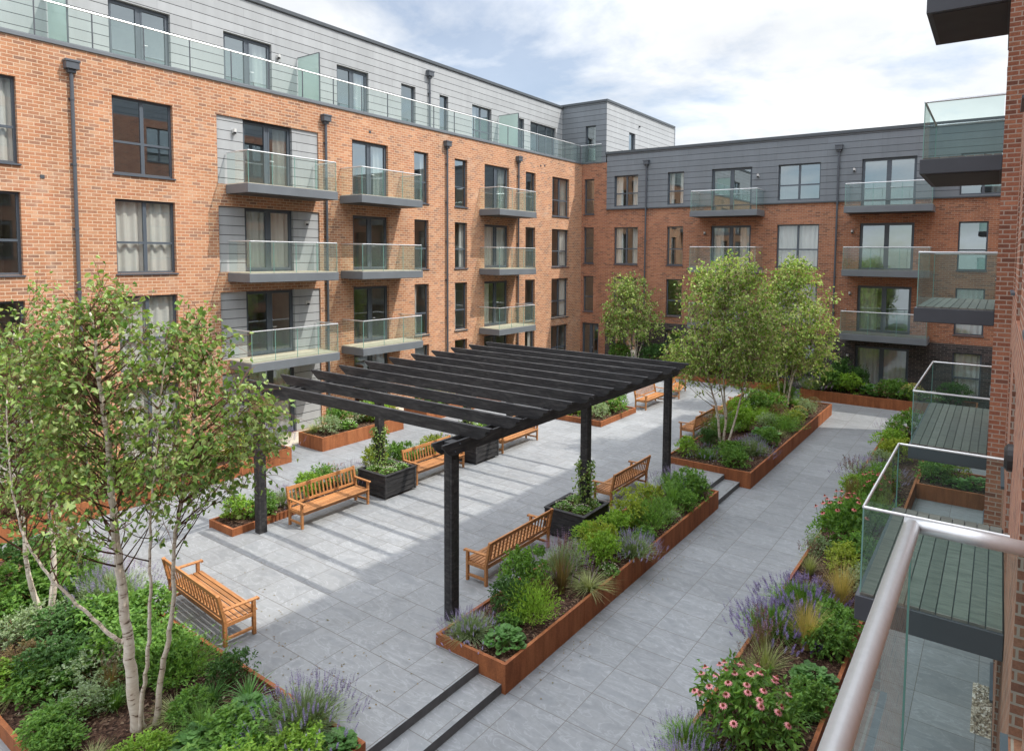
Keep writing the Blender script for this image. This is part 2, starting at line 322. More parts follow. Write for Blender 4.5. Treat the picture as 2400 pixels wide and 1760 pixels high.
def mat_bark():
    m, t, L = newmat('birch_bark')
    g = N(t, 'ShaderNodeNewGeometry')
    mp = N(t, 'ShaderNodeMapping'); mp.inputs['Scale'].default_value = (6, 6, 22); L(g.outputs['Position'], mp.inputs[0])
    n = noise(t, mp.outputs[0], 1.1, 4, .62, .3); r = ramp(t, [(.29, (.045, .035, .03)), (.36, (.22, .16, .12)), (.42, (.60, .54, .46)), (.7, (.72, .67, .59))]); L(n.outputs[0], r.inputs[0])
    n2 = noise(t, g.outputs['Position'], 5, 4, .6); r2 = ramp(t, [(.3, (.78, .72, .66)), (.7, (1, 1, 1))]); L(n2.outputs[0], r2.inputs[0])
    c = mixc(t, 1, r.outputs[0], r2.outputs[0], 'MULTIPLY')
    b = princ(t, rough=.75, spec=.2); L(c, b.inputs['Base Color']); bump(t, n.outputs[0], .4, .01, b); out(t, b.outputs[0])
mat_bark()
mat_plain('twig', (.13, .065, .04), .8, 0, .2, .3, 12)
mat_plain('stem_pale', (.34, .24, .16), .8, 0, .2, .3, 12)

# ------------------------------------------------------------------ object helpers
def link(o, parent=None):
    COL.objects.link(o)
    if parent is not None: o.parent = parent
    return o
def tag(o, label=None, cat=None, group=None, kind=None):
    if label: o['label'] = label
    if cat: o['category'] = cat
    if group: o['group'] = group
    if kind: o['kind'] = kind
    return o
def thing(name, loc, label, cat, group=None, rz=0):
    o = bpy.data.objects.new(name, None); o.empty_display_size = .2; o.location = loc; o.rotation_euler = (0, 0, rz)
    return tag(link(o), label, cat, group)
class MB:
    def __init__(s): s.v = []; s.f = []; s.mi = []
    def face(s, pts, mi=0):
        n = len(s.v); s.v.extend(pts); s.f.append(tuple(range(n, n + len(pts)))); s.mi.append(mi)
    def box(s, x0, x1, y0, y1, z0, z1, mi=0):
        if x0 > x1: x0, x1 = x1, x0
        if y0 > y1: y0, y1 = y1, y0
        n = len(s.v)
        s.v += [(x0, y0, z0), (x1, y0, z0), (x1, y1, z0), (x0, y1, z0), (x0, y0, z1), (x1, y0, z1), (x1, y1, z1), (x0, y1, z1)]
        for f in ((0, 3, 2, 1), (4, 5, 6, 7), (0, 1, 5, 4), (1, 2, 6, 5), (2, 3, 7, 6), (3, 0, 4, 7)):
            s.f.append(tuple(n + i for i in f)); s.mi.append(mi)
        return s
    def obox(s, c, ax, half, mi=0):      # oriented box: centre, 3 unit axes, half sizes
        n = len(s.v); c = Vector(c)
        for sx, sy, sz in ((-1, -1, -1), (1, -1, -1), (1, 1, -1), (-1, 1, -1), (-1, -1, 1), (1, -1, 1), (1, 1, 1), (-1, 1, 1)):
            s.v.append(tuple(c + ax[0] * half[0] * sx + ax[1] * half[1] * sy + ax[2] * half[2] * sz))
        for f in ((0, 3, 2, 1), (4, 5, 6, 7), (0, 1, 5, 4), (1, 2, 6, 5), (2, 3, 7, 6), (3, 0, 4, 7)):
            s.f.append(tuple(n + i for i in f)); s.mi.append(mi)
    def bar(s, a, b, w, h, up=(0, 0, 1), mi=0):
        a, b = Vector(a), Vector(b); d = (b - a); l = d.length; d.normalize(); u = Vector(up)
        r = d.cross(u).normalized(); u = r.cross(d).normalized()
        s.obox((a + b) / 2, (d, r, u), (l / 2, w / 2, h / 2), mi)
    def tube(s, pts, rad, seg=8, mi=0, cap=True):
        pts = [Vector(p) for p in pts]; k = len(pts)
        if not hasattr(rad, '__len__'): rad = [rad] * k
        n = len(s.v); prev = None
        for i, p in enumerate(pts):
            d = (pts[min(i + 1, k - 1)] - pts[max(i - 1, 0)]).normalized()
            if prev is None: r = d.cross(Vector((0, 0, 1)) if abs(d.z) < .9 else Vector((1, 0, 0))).normalized()
            else: r = (prev - d * prev.dot(d)).normalized()
            prev = r; u = d.cross(r)
            rr = rad[i]
            if 0 < i < k - 1:   # widen mitres
                c = (pts[i + 1] - p).normalized().dot((p - pts[i - 1]).normalized()); 
            for j in range(seg):
                a = 2 * pi * j / seg; s.v.append(tuple(p + r * (cos(a) * rr) + u * (sin(a) * rr)))
        for i in range(k - 1):
            for j in range(seg):
                j2 = (j + 1) % seg; s.f.append((n + i * seg + j, n + i * seg + j2, n + (i + 1) * seg + j2, n + (i + 1) * seg + j)); s.mi.append(mi)
        if cap:
            s.f.append(tuple(n + j for j in range(seg))[::-1]); s.mi.append(mi); s.f.append(tuple(n + (k - 1) * seg + j for j in range(seg))); s.mi.append(mi)
    def mesh(s, name, mats, smooth=False, bevel=0):
        me = bpy.data.meshes.new(name); me.from_pydata([tuple(v) for v in s.v], [], s.f)
        for m in (mats if isinstance(mats, (list, tuple)) else [mats]): me.materials.append(MATS[m])
        if any(s.mi): me.polygons.foreach_set('material_index', s.mi)
        if bevel:
            bm = bmesh.new(); bm.from_mesh(me); bmesh.ops.remove_doubles(bm, verts=bm.verts, dist=1e-5)
            bmesh.ops.bevel(bm, geom=[e for e in bm.edges if len(e.link_faces) == 2 and e.calc_face_angle(0) > .6], offset=bevel, segments=1, affect='EDGES', clamp_overlap=True)
            bm.to_mesh(me); bm.free()
        if smooth: me.polygons.foreach_set('use_smooth', [True] * len(me.polygons))
        me.update(); return me
    def build(s, name, mats, parent=None, smooth=False, bevel=0, world=True):
        o = bpy.data.objects.new(name, s.mesh(name, mats, smooth, bevel)); link(o, parent)
        if parent is not None and world: o.matrix_parent_inverse = parent_world(parent).inverted()
        return o
def parent_world(p):
    m = Matrix.LocRotScale(p.location, p.rotation_euler, p.scale)
    q = p.parent
    if q is not None: m = parent_world(q) @ p.matrix_parent_inverse @ m
    return m
def copy_tree(o, parent=None):
    c = o.copy(); COL.objects.link(c)
    if parent is not None: c.parent = parent
    for ch in list(CH.get(o.name, [])) or [x for x in o.children]:
        copy_tree(ch, c)
    return c
CH = {}

class Frame:
    """wall frame: u runs along the wall, n points out of it"""
    def __init__(s, axis, pos, sign): s.a = axis; s.p = pos; s.s = sign
    def P(s, u, n, z): return (s.p + s.s * n, u, z) if s.a == 'x' else (u, s.p + s.s * n, z)
    def box(s, mb, u0, u1, n0, n1, z0, z1, mi=0):
        a = s.P(u0, n0, z0); b = s.P(u1, n1, z1); mb.box(a[0], b[0], a[1], b[1], z0, z1, mi)
LF = Frame('x', -23.0, 1); L4 = Frame('x', -24.6, 1); BF = Frame('y', 36.2, -1); RF = Frame('x', .2, -1)
TS = Frame('x', -21.2, 1); RB = Frame('x', -.06, -1)

def wall(fr, u0, u1, z0, z1, ops, n=0, depth=.24):
    """wall sheet with real openings and reveals"""
    mb = MB(); us = sorted({u0, u1, *[o[0] for o in ops], *[o[1] for o in ops]}); zs = sorted({z0, z1, *[o[2] for o in ops], *[o[3] for o in ops]})
    us = [u for u in us if u0 <= u <= u1]; zs = [z for z in zs if z0 <= z <= z1]
    for i in range(len(us) - 1):
        for j in range(len(zs) - 1):
            cu = (us[i] + us[i + 1]) / 2; cz = (zs[j] + zs[j + 1]) / 2
            if any(o[0] < cu < o[1] and o[2] < cz < o[3] for o in ops): continue
            mb.face([fr.P(us[i], n, zs[j]), fr.P(us[i + 1], n, zs[j]), fr.P(us[i + 1], n, zs[j + 1]), fr.P(us[i], n, zs[j + 1])])
    for a, b, c, d in ops:
        c = max(c, z0); d = min(d, z1)
        for p, q in (((a, c), (a, d)), ((b, c), (b, d)), ((a, d), (b, d)), ((a, c), (b, c))):
            mb.face([fr.P(p[0], n, p[1]), fr.P(q[0], n, q[1]), fr.P(q[0], n - depth, q[1]), fr.P(p[0], n - depth, p[1])])
    return mb

WR = random.Random(5)
def window(fr, u0, u1, z0, z1, style, b, n=0, curtain=0, sill=True, label=None, flip=False):
    """style W two lights+transom, N narrow, D glazed double door, P two lights no transom"""
    t = .07; f = MB(); nn = n - .13; nd = n - .20
    def bx(a, b_, c, d, e0=nd, e1=nn): fr.box(f, a, b_, e0, e1, c, d)
    bx(u0, u0 + t, z0, z1); bx(u1 - t, u1, z0, z1); bx(u0 + t, u1 - t, z1 - t, z1); bx(u0 + t, u1 - t, z0, z0 + t)
    um = (u0 + u1) / 2; zt = z0 + (z1 - z0) * .42
    if style in 'WDP': bx(um - t * .75, um + t * .75, z0 + t, z1 - t)
    if style == 'T':
        for k in (1, 2): bx(u0 + (u1 - u0) * k / 3 - t / 2, u0 + (u1 - u0) * k / 3 + t / 2, z0 + t, z1 - t)
    if style == 'W': bx(u0 + t, um - t * .75, zt - t / 2, zt + t / 2); bx(um + t * .75, u1 - t, zt - t / 2, zt + t / 2)
    if style == 'N': bx(u0 + t, u1 - t, zt - t / 2, zt + t / 2)
    if style == 'D':    # inner leaf rails
        for a, b_ in ((u0 + t, um - t * .75), (um + t * .75, u1 - t)):
            s_ = .055
            bx(a, a + s_, z0 + t, z1 - t, nd + .01, nn + .012); bx(b_ - s_, b_, z0 + t, z1 - t, nd + .01, nn + .012)
            bx(a + s_, b_ - s_, z1 - t - s_, z1 - t, nd + .01, nn + .012); bx(a + s_, b_ - s_, z0 + t, z0 + t + s_ * 1.6, nd + .01, nn + .012)
    else:               # trickle vent
        fr.box(f, u0 + .2, u0 + .5, nn, nn + .012, z1 - t * .7, z1 - t * .35)
    w = f.build('door' if style == 'D' else 'window', 'frame_grey', b)
    if label: w['label'] = label
    g = MB(); gn = n - .165
    g.face([fr.P(u0 + t * .5, gn, z0 + t * .5), fr.P(u1 - t * .5, gn, z0 + t * .5), fr.P(u1 - t * .5, gn, z1 - t * .5), fr.P(u0 + t * .5, gn, z1 - t * .5)])
    g.build('pane', 'window_glass' if curtain in (1, 2) or (fr is LF and z0 < 9) else 'coated_glass', w)
    r = MB(); rb = n - 3.4; ru0 = u0 - .5; ru1 = u1 + .5; rz0 = z0 - .02; rz1 = z1 + .1
    nb = n - .235
    r.face([fr.P(ru0, rb, rz0), fr.P(ru1, rb, rz0), fr.P(ru1, rb, rz1), fr.P(ru0, rb, rz1)])
    for a in (ru0, ru1): r.face([fr.P(a, nb, rz0), fr.P(a, rb, rz0), fr.P(a, rb, rz1), fr.P(a, nb, rz1)])
    r.face([fr.P(ru0, nb, rz1), fr.P(ru1, nb, rz1), fr.P(ru1, rb, rz1), fr.P(ru0, rb, rz1)])
    r.face([fr.P(ru0, nb, rz0), fr.P(ru1, nb, rz0), fr.P(ru1, rb, rz0), fr.P(ru0, rb, rz0)], 1)
    # inner face of the wall around the opening keeps daylight from leaking in
    for a, b_ in ((ru0, u0), (u1, ru1)): r.face([fr.P(a, nb, rz0), fr.P(b_, nb, rz0), fr.P(b_, nb, rz1), fr.P(a, nb, rz1)])
    r.face([fr.P(u0, nb, z1), fr.P(u1, nb, z1), fr.P(u1, nb, rz1), fr.P(u0, nb, rz1)])
    r.build('room', ['room_wall', 'room_floor'], w)
    if curtain:
        c = MB(); spans = {1: [(u0, u1)], 2: [(u0, u0 + (u1 - u0) * .3), (u1 - (u1 - u0) * .3, u1)], 3: [(u1 - (u1 - u0) * .33, u1)], 4: [(u0, u0 + (u1 - u0) * .36)]}[curtain]
        for a, b_ in spans:
            k = int((b_ - a) / .035); ph = WR.random() * 6
            pts = [(a + (b_ - a) * i / k, n - .29 + .04 * sin(i * .85 + ph + .6 * sin(i * .23))) for i in range(k + 1)]
            for i in range(k):
                c.face([fr.P(pts[i][0], pts[i][1], z0 + .04), fr.P(pts[i + 1][0], pts[i + 1][1], z0 + .04), fr.P(pts[i + 1][0], pts[i + 1][1], z1), fr.P(pts[i][0], pts[i][1], z1)])
        c.build('curtain', 'curtain', w)
    if sill:
        s_ = MB(); fr.box(s_, u0 - .04, u1 + .04, n - .14, n + .05, z0 - .045, z0 - .002); s_.build('sill', 'frame_grey', w)
    if style == 'D':
        h = MB(); hz = z0 + 1.05; h.tube([fr.P(um + .11, nn + .01, hz), fr.P(um + .11, nn + .06, hz), fr.P(um + .11, nn + .06, hz)], .01, 6); h.tube([fr.P(um + .11, nn + .06, hz), fr.P(um + .24, nn + .06, hz)], .01, 6)
        h.build('handle', 'steel', w)
    return w

def balcony(fr, u0, u1, zt, b, n1=1.4, th=.34, mat='slab_grey', deckmat='deck_pale', glass='balustrade_glass', rr=.021, panels=3, n0=0, label=None, nd=0, rail_h=1.1, edge=.0, deck_dir='u'):
    s = MB(); fr.box(s, u0, u1, n0 + .004, n1, zt - th, zt - .03)
    sl = s.build('balcony', [mat], b, bevel=.008)
    if label: sl['label'] = label
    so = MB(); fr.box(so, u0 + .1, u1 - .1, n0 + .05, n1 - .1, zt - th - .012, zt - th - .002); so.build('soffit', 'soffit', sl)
    d = MB()
    if deck_dir == 'u':
        k = max(3, int((n1 - n0 - .06) / .145)); w = (n1 - n0 - .06) / k
        for i in range(k): fr.box(d, u0 + .03, u1 - .03, n0 + .02 + i * w, n0 + .02 + (i + 1) * w - .012, zt - .03, zt)
    else:
        k = max(3, int((u1 - u0 - .06) / .145)); w = (u1 - u0 - .06) / k
        for i in range(k): fr.box(d, u0 + .03 + i * w, u0 + .03 + (i + 1) * w - .012, n0 + .02, n1 - .03, zt - .03, zt)
    d.build('deck', deckmat, sl)
    g = MB(); ins = .05; gz0 = zt - .01; gz1 = zt + rail_h
    gu0, gu1, gn = u0 + ins, u1 - ins, n1 - ins
    def pane(p, q):
        (a, c), (e, f_) = p, q
        g.face([fr.P(a, c, gz0), fr.P(e, f_, gz0), fr.P(e, f_, gz1), fr.P(a, c, gz1)])
    gap = .012
    for i in range(panels):
        a = gu0 + (gu1 - gu0) * i / panels + gap * (i > 0); e = gu0 + (gu1 - gu0) * (i + 1) / panels - gap * (i < panels - 1)
        pane((a, gn), (e, gn))
    pane((gu0, n0 + .02), (gu0, gn)); pane((gu1, n0 + .02), (gu1, gn))
    for i in range(panels + 1):   # green glass edges where panels meet
        uu = gu0 + (gu1 - gu0) * i / panels; fr.box(g, uu - .008, uu + .008, gn - .008, gn + .008, gz0, gz1 - .01, 1)
    g.build('glass_panel', [glass, 'glass_edge'], sl)
    r = MB(); z = zt + rail_h
    r.tube([fr.P(gu0, n0, z), fr.P(gu0, gn, z)], rr, 10); r.tube([fr.P(gu0, gn, z), fr.P(gu1, gn, z)], rr, 10); r.tube([fr.P(gu1, gn, z), fr.P(gu1, n0, z)], rr, 10)
    r.build('handrail', 'steel', sl, smooth=False)
    return sl

def downpipe(fr, u, z0, z1, b, n=0, hop=True):
    p = MB(); p.tube([fr.P(u, n + .09, z0), fr.P(u, n + .09, z1)], .05, 12)
    z = z1 - .9
    while z > z0: p.tube([fr.P(u, n + .09, z), fr.P(u, n + .09, z + .07)], .06, 12); fr.box(p, u - .07, u + .07, n + .002, n + .05, z + .01, z + .06); z -= 1.9
    o = p.build('downpipe', 'pipe_grey', b, smooth=False)
    if hop:
        h = MB(); fr.box(h, u - .17, u + .17, n + .004, n + .24, z1 - .02, z1 + .22); fr.box(h, u - .19, u + .19, n + .003, n + .26, z1 + .18, z1 + .25)
        fr.box(h, u - .1, u + .1, n + .01, n + .17, z1 - .12, z1 - .02)
        h.build('hopper_head', 'pipe_grey', o, bevel=.01)
    return o
def wall_lamp(fr, u, z, b, n=0, s=1.0):
    m = MB(); fr.box(m, u - .06 * s, u + .06 * s, n + .003, n + .05 * s, z - .07 * s, z + .07 * s); m.tube([fr.P(u, n + .1 * s, z - .03 * s), fr.P(u, n + .1 * s, z + .08 * s)], .055 * s, 10)
    o = m.build('wall_lamp', 'lamp_white', b)
    g = MB(); g.tube([fr.P(u, n + .1 * s, z - .10 * s), fr.P(u, n + .1 * s, z - .03 * s)], .048 * s, 10); g.build('lamp_glass', 'black_plastic', o)
    return o

# ------------------------------------------------------------------ setting: ground, path, terrace, steps
def struct(name, mb, mat):
    o = mb.build(name, mat); o['kind'] = 'structure'; return o
g = MB(); g.face([(-400, -400, -.012), (400, -400, -.012), (400, 600, -.012), (-400, 600, -.012)]); struct('ground', g, 'ground_grey')
g = MB(); g.face([(-22.99, -8, 0), (.19, -8, 0), (.19, 36.19, 0), (-22.99, 36.19, 0)]); struct('path', g, 'paving')
g = MB(); g.face([(.2, 31.41, 0), (14, 31.41, 0), (14, 36.19, 0), (.2, 36.19, 0)]); struct('path', g, 'paving')
g = MB()
g.box(-15.95, -6.93, -4, 31.0, .0, .3); g.box(-15.95, -9.2, 31.0, 33.4, 0, .3)
terr = struct('terrace', g, ['paving_terrace', 'riser_stone'])
for p in terr.data.polygons: p.material_index = 0 if p.normal.z > .5 else 1
g = MB(); g.box(-6.93, -6.44, -4, 19.6, 0.0, .15)
st = struct('steps', g, ['paving_terrace', 'riser_stone'])
for p in st.data.polygons: p.material_index = 0 if p.normal.z > .5 else 1
g = MB(); g.box(-22.98, -21.45, 2, 34, 0.0, .012); struct('apron', g, 'concrete_cream')
g = MB(); g.face([(-.08, 11.2, .006), (.19, 11.2, .006), (.19, 12.6, .006), (-.08, 12.6, .006)]); gr = struct('gravel_strip', g, 'pebbles')
# loose pebbles in the drain strip
pm = MB(); R0 = random.Random(3)
for i in range(260):
    x = R0.uniform(-.06, .17); y = R0.uniform(11.22, 12.58); r = R0.uniform(.012, .028)
    n0 = len(pm.v)
    pm.v += [(x - r, y, .02), (x, y - r * .8, .02), (x + r, y, .02), (x, y + r * .8, .02), (x, y, .02 + r), (x, y, .006)]
    for f in ((0, 1, 4), (1, 2, 4), (2, 3, 4), (3, 0, 4)): pm.f.append(tuple(n0 + k for k in f)); pm.mi.append(0)
tag(pm.build('pebbles', 'pebbles'), 'loose buff pebbles in the narrow drain strip at the foot of the near wall', 'pebbles', kind='stuff')

# ------------------------------------------------------------------ left building
BL = thing('apartment_building', (-23, 15, 0), 'sunlit orange brick apartment building on the left with a set-back grey top storey', 'building')
LV = [(0.3, 2.72), (3.22, 5.66), (6.38, 8.72), (9.5, 11.9)]
cols = [('W', -1.6, .2), ('W', 1.3, 3.1), ('W', 4.95, 6.78), ('W', 9.13, 10.9), ('N', 21.56, 22.47), ('N', 24.28, 25.2), ('N', 30.15, 31.1), ('W', 32.82, 34.68)]
doors = [(13.33, 15.3, 12.63, 16.28), (18.06, 20.0, 17.42, 20.75), (26.55, 28.61, 26.13, 29.33)]
ops = []
for li, (a, b) in enumerate(LV):
    for k, u0, u1 in cols: ops.append((u0, u1, a, b))
    ops.append((12.35, 16.43, a if li else .02, b))
    for d in doors[1:]: ops.append((d[0], d[1], a - .02 if li else .02, b))
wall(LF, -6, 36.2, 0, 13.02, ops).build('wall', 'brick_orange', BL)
cur = {(3, 2): 1, (3, 1): 4, (2, 3): 1, (1, 3): 1, (0, 3): 1, (3, 3): 0, (2, 2): 0, (1, 4): 4, (2, 4): 0, (1, 7): 3, (2, 7): 3, (3, 7): 3, (3, 5): 0, (1, 6): 4, (2, 6): 4, (3, 6): 4, (0, 2): 1}
for li, (a, b) in enumerate(LV):
    for ci, (k, u0, u1) in enumerate(cols):
        if li == 0 and ci in (4, 5): pass
        window(LF, u0, u1, a, b, k, BL, 0, cur.get((li, ci), WR.choice([0, 0, 3, 4])))
    # grey boarded bay with the glazed door
    cb = wall(LF, 12.35, 16.43, a if li else .02, b, [(13.33, 15.3, a - .02 if li else .02, b)], n=-.06, depth=.18)
    cb.build('cladding_bay', 'cladding_pale', BL)
    for di, d in enumerate(doors):
        window(LF, d[0], d[1], a - .02 if li else .03, b, 'D', BL, -.06 if di == 0 else 0, {(2, 0): 1, (0, 0): 1, (2, 2): 1, (3, 0): 3, (3, 1): 3, (1, 2): 4, (3, 2): 3}.get((li, di), 0), sill=False)
        if li: balcony(LF, d[2], d[3], a - .02 + .02, BL, panels=4 if di == 0 else 3)
    if li: wall_lamp(LF, 12.98 if li == 3 else 15.85, a + 1.9, BL, -.06)
wall_lamp(L4, 15.74, 14.95, BL)
for u in (8.07, 16.72, 23.66, 29.38): downpipe(LF, u, .05, 12.4, BL)
# air bricks
ab = MB()
for u, z in ((19.0, 12.35), (32.0, 12.45), (7.3, 9.2), (31.6, 12.4)): LF.box(ab, u - .05, u + .05, .002, .02, z - .05, z + .05)
ab.build('vent_cover', 'trim_dark', BL)
# parapet coping, terrace deck, top storey
c = MB(); LF.box(c, -6, 36.19, -.25, .05, 13.02, 13.14); c.build('coping', 'slab_grey', BL, bevel=.01)
c = MB(); c.box(-24.6, -23.25, -6, 36.2, 12.7, 12.98); c.build('roof_terrace', 'concrete_cream', BL)
t4 = [('D', 1.0, 3.0), ('D', 9.75, 11.66), ('D', 13.54, 15.48), ('D', 18.55, 20.27), ('n', 22.24, 23.17), ('n', 24.84, 25.48), ('W', 27.34, 28.98), ('n', 31.43, 32.05), ('T', 32.68, 35.44)]
z40, z41 = 13.05, 15.36
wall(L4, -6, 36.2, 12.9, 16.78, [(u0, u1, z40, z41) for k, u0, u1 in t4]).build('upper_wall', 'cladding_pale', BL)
for k, u0, u1 in t4: window(L4, u0, u1, z40, z41, k, BL, 0, {18.55: 3, 13.54: 3, 27.34: 4}.get(u0, 0), sill=False)
c = MB(); L4.box(c, -6, 36.19, -.3, .07, 16.78, 16.92); c.box(-34, -24.9, -6, 36.2, 16.5, 16.78, 1); c.build('roof', ['trim_dark', 'roof_felt'], BL)
# solid back and ends so the block is closed
c = MB(); c.box(-34.2, -34, -6, 46.4, 0, 16.8); c.box(-34, -23.02, -6.2, -6, 0, 13); c.box(-34, -26.5, -5.9, 36, 12.5, 12.7); c.build('rear_wall', 'brick_orange', BL)
downpipe(L4, 24.06, 13.0, 16.1, BL)
# terrace glass balustrade: posts, panes, rail
g = MB(); e_ = MB(); posts = [-5.5 + 1.42 * i for i in range(30)]
posts = [p for p in posts if p < 36.0] + [36.05]
LF.box(e_, -5.6, 36.08, -.1, -.03, 13.142, 13.17)
tb = e_.build('terrace_balustrade', 'pipe_grey', BL)
for a, b in zip(posts, posts[1:]):
    g = MB(); g.face([LF.P(a + .02, -.06, 13.17), LF.P(b - .02, -.06, 13.17), LF.P(b - .02, -.06, 14.2), LF.P(a + .02, -.06, 14.2)]); g.build('glass_panel', 'balustrade_glass', tb)
for p in posts:
    e_ = MB(); LF.box(e_, p - .012, p + .012, -.09, -.05, 13.17, 14.2); e_.build('post', 'pipe_grey', tb)
for (xa, xb) in ((-22.95, -22.2), (-22.18, -21.5)):
    g = MB(); g.face([(xa, 36.1, 13.1), (xb, 36.1, 13.1), (xb, 36.1, 14.2), (xa, 36.1, 14.2)]); g.build('glass_panel', 'balustrade_glass', tb)
r = MB(); r.tube([(-23.06, -5.6, 14.21), (-23.06, 36.08, 14.21), (-21.5, 36.08, 14.21)], .026, 8); r.build('handrail', 'steel', tb)
for y in (8.1, 16.62, 29.6):
    f = MB(); f.box(-24.55, -23.15, y - .008, y + .008, 13.05, 15.1); o = f.build('privacy_screen', 'frosted_glass', BL)
    q = MB(); q.box(-23.15, -23.11, y - .02, y + .02, 13.0, 15.12); q.box(-24.58, -23.15, y - .012, y + .012, 15.1, 15.13); q.build('screen_frame', 'pipe_grey', o)

# ------------------------------------------------------------------ back building with tower
BB = thing('apartment_building', (-8, 36.2, 0), 'shaded red brick block at the far end, grey clad top, dark ground floor', 'building')
B = {}
bc = [('W', -20.54, -18.86), ('N', -16.87, -15.83), ('D', -14.1, -11.75), ('W', -10.3, -8.1), ('D', -6.1, -3.62), ('N', -1.76, -.56), ('W', 2.0, 3.8), ('N', 5.2, 6.1)]
BLV = [(.55, 2.65), (3.5, 5.74), (6.58, 8.9), (10.2, 12.13)]
DZ = [(0.05, 2.62), (3.3, 5.72), (6.48, 8.9), (9.62, 12.14)]
def bops(l): return [(u0, u1, *(DZ[l] if k == 'D' else BLV[l])) for k, u0, u1 in bc if not (l == 3 and k == 'N' and u0 == -1.76)] + ([(-1.79, .1, 10.15, 12.1)] if l == 3 else [])
allb = sum((bops(l) for l in range(4)), [])
pier = [('N', -22.82, -22.06, 9.77, 12.05), ('N', -22.82, -22.06, 6.6, 8.93), ('N', -22.82, -22.04, 3.45, 5.78)]
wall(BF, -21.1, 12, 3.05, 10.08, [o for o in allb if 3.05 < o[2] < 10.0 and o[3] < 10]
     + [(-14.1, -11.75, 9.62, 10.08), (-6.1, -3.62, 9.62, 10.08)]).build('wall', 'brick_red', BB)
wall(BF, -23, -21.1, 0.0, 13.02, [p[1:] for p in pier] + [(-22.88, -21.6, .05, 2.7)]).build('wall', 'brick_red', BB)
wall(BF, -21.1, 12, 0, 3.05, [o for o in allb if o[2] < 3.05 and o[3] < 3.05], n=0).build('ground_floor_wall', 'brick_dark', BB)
ct = [o for o in allb if o[3] > 10.5]
ct = [(a, b, max(c, 10.08), d) for a, b, c, d in ct]
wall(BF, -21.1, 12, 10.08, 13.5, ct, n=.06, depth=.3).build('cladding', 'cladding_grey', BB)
c = MB(); BF.box(c, -21.1, 12, .0, .09, 10.02, 10.08); c.build('flashing', 'trim_dark', BB)
bcur = {(1, 3): 1, (2, 3): 1, (1, 5): 1, (0, 5): 1, (0, 4): 1, (2, 2): 2, (1, 4): 4, (2, 0): 2, (0, 3): 0, (3, 0): 2, (3, 1): 2}
for l in range(4):
    for i, (k, u0, u1) in enumerate(bc):
        if l == 3 and u0 == -1.76: window(BF, -1.79, .1, 10.15, 12.1, 'W', BB, .06, 3, sill=False); continue
        if k == 'D':
            a, b = DZ[l]; window(BF, u0, u1, a, b, 'D', BB, .06 if l == 3 else 0, bcur.get((l, i), 0), sill=False)
            if l:
                u = {-14.1: (-14.85, -11.0), -6.1: (-6.65, -2.75)}[u0]
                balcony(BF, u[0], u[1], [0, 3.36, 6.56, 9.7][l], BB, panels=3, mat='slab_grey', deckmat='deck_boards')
            wall_lamp(BF, u1 + .35 if l == 3 and u0 < -10 else u0 - .35, a + 2.0, BB, .06 if l == 3 else 0)
        else: window(BF, u0, u1, *BLV[l], k, BB, .06 if l == 3 else 0, bcur.get((l, i), 0), sill=l < 3)
for p in pier: window(BF, p[1], p[2], p[3], p[4], 'N', BB, 0, 0)
window(BF, -22.88, -21.6, .05, 2.7, 'D', BB, 0, 0, sill=False, label='dark entrance door in the corner')
for u in (-18.26, -7.21): downpipe(BF, u, .05, 12.7, BB, .06)
c = MB(); BF.box(c, -21.2, 12, -.35, .13, 13.5, 13.66); c.box(-21.2, 12, 36.6, 46.4, 13.3, 13.5, 1); c.build('roof', ['trim_dark', 'roof_felt'], BB)
c = MB(); c.box(-34, 12, 46.4, 46.6, 0, 13.3); c.box(12, 12.2, 36.2, 46.6, 0, 13.6); c.build('rear_wall', 'brick_red', BB)
# tower
TW = thing('stair_tower', (-22.5, 41, 13), 'grey clad rooftop block rising at the corner where the two brick wings meet', 'rooftop block')
wall(BF, -24.6, -21.2, 13.03, 16.86, [(-22.77, -22.01, 13.16, 15.45)]).build('front_wall', 'cladding_grey', TW)
wall(TS, 36.2, 46.4, 13.3, 16.86, [(39.2, 40.1, 14.1, 15.4)]).build('side_wall', 'cladding_pale', TW)
window(BF, -22.77, -22.01, 13.16, 15.45, 'N', TW, 0, 3, sill=False); window(TS, 39.2, 40.1, 14.1, 15.4, 'n', TW, 0, 0, sill=False)
c = MB(); c.box(-34, -21.13, 36.13, 36.3, 16.86, 17.0); c.box(-21.3, -21.13, 36.3, 46.45, 16.86, 17.0); c.box(-34, -21.3, 36.3, 46.4, 16.6, 16.86, 1); c.build('roof', ['trim_dark', 'roof_felt'], TW)
c = MB(); c.box(-34, -21.2, 46.4, 46.6, 13.3, 16.86); c.build('rear_wall', 'cladding_grey', TW)
v_ = MB(); v_.tube([(-21.2, 40.6, 16.0), (-21.1, 40.6, 16.0)], .06, 8); v_.build('vent_cover', 'black_plastic', TW)

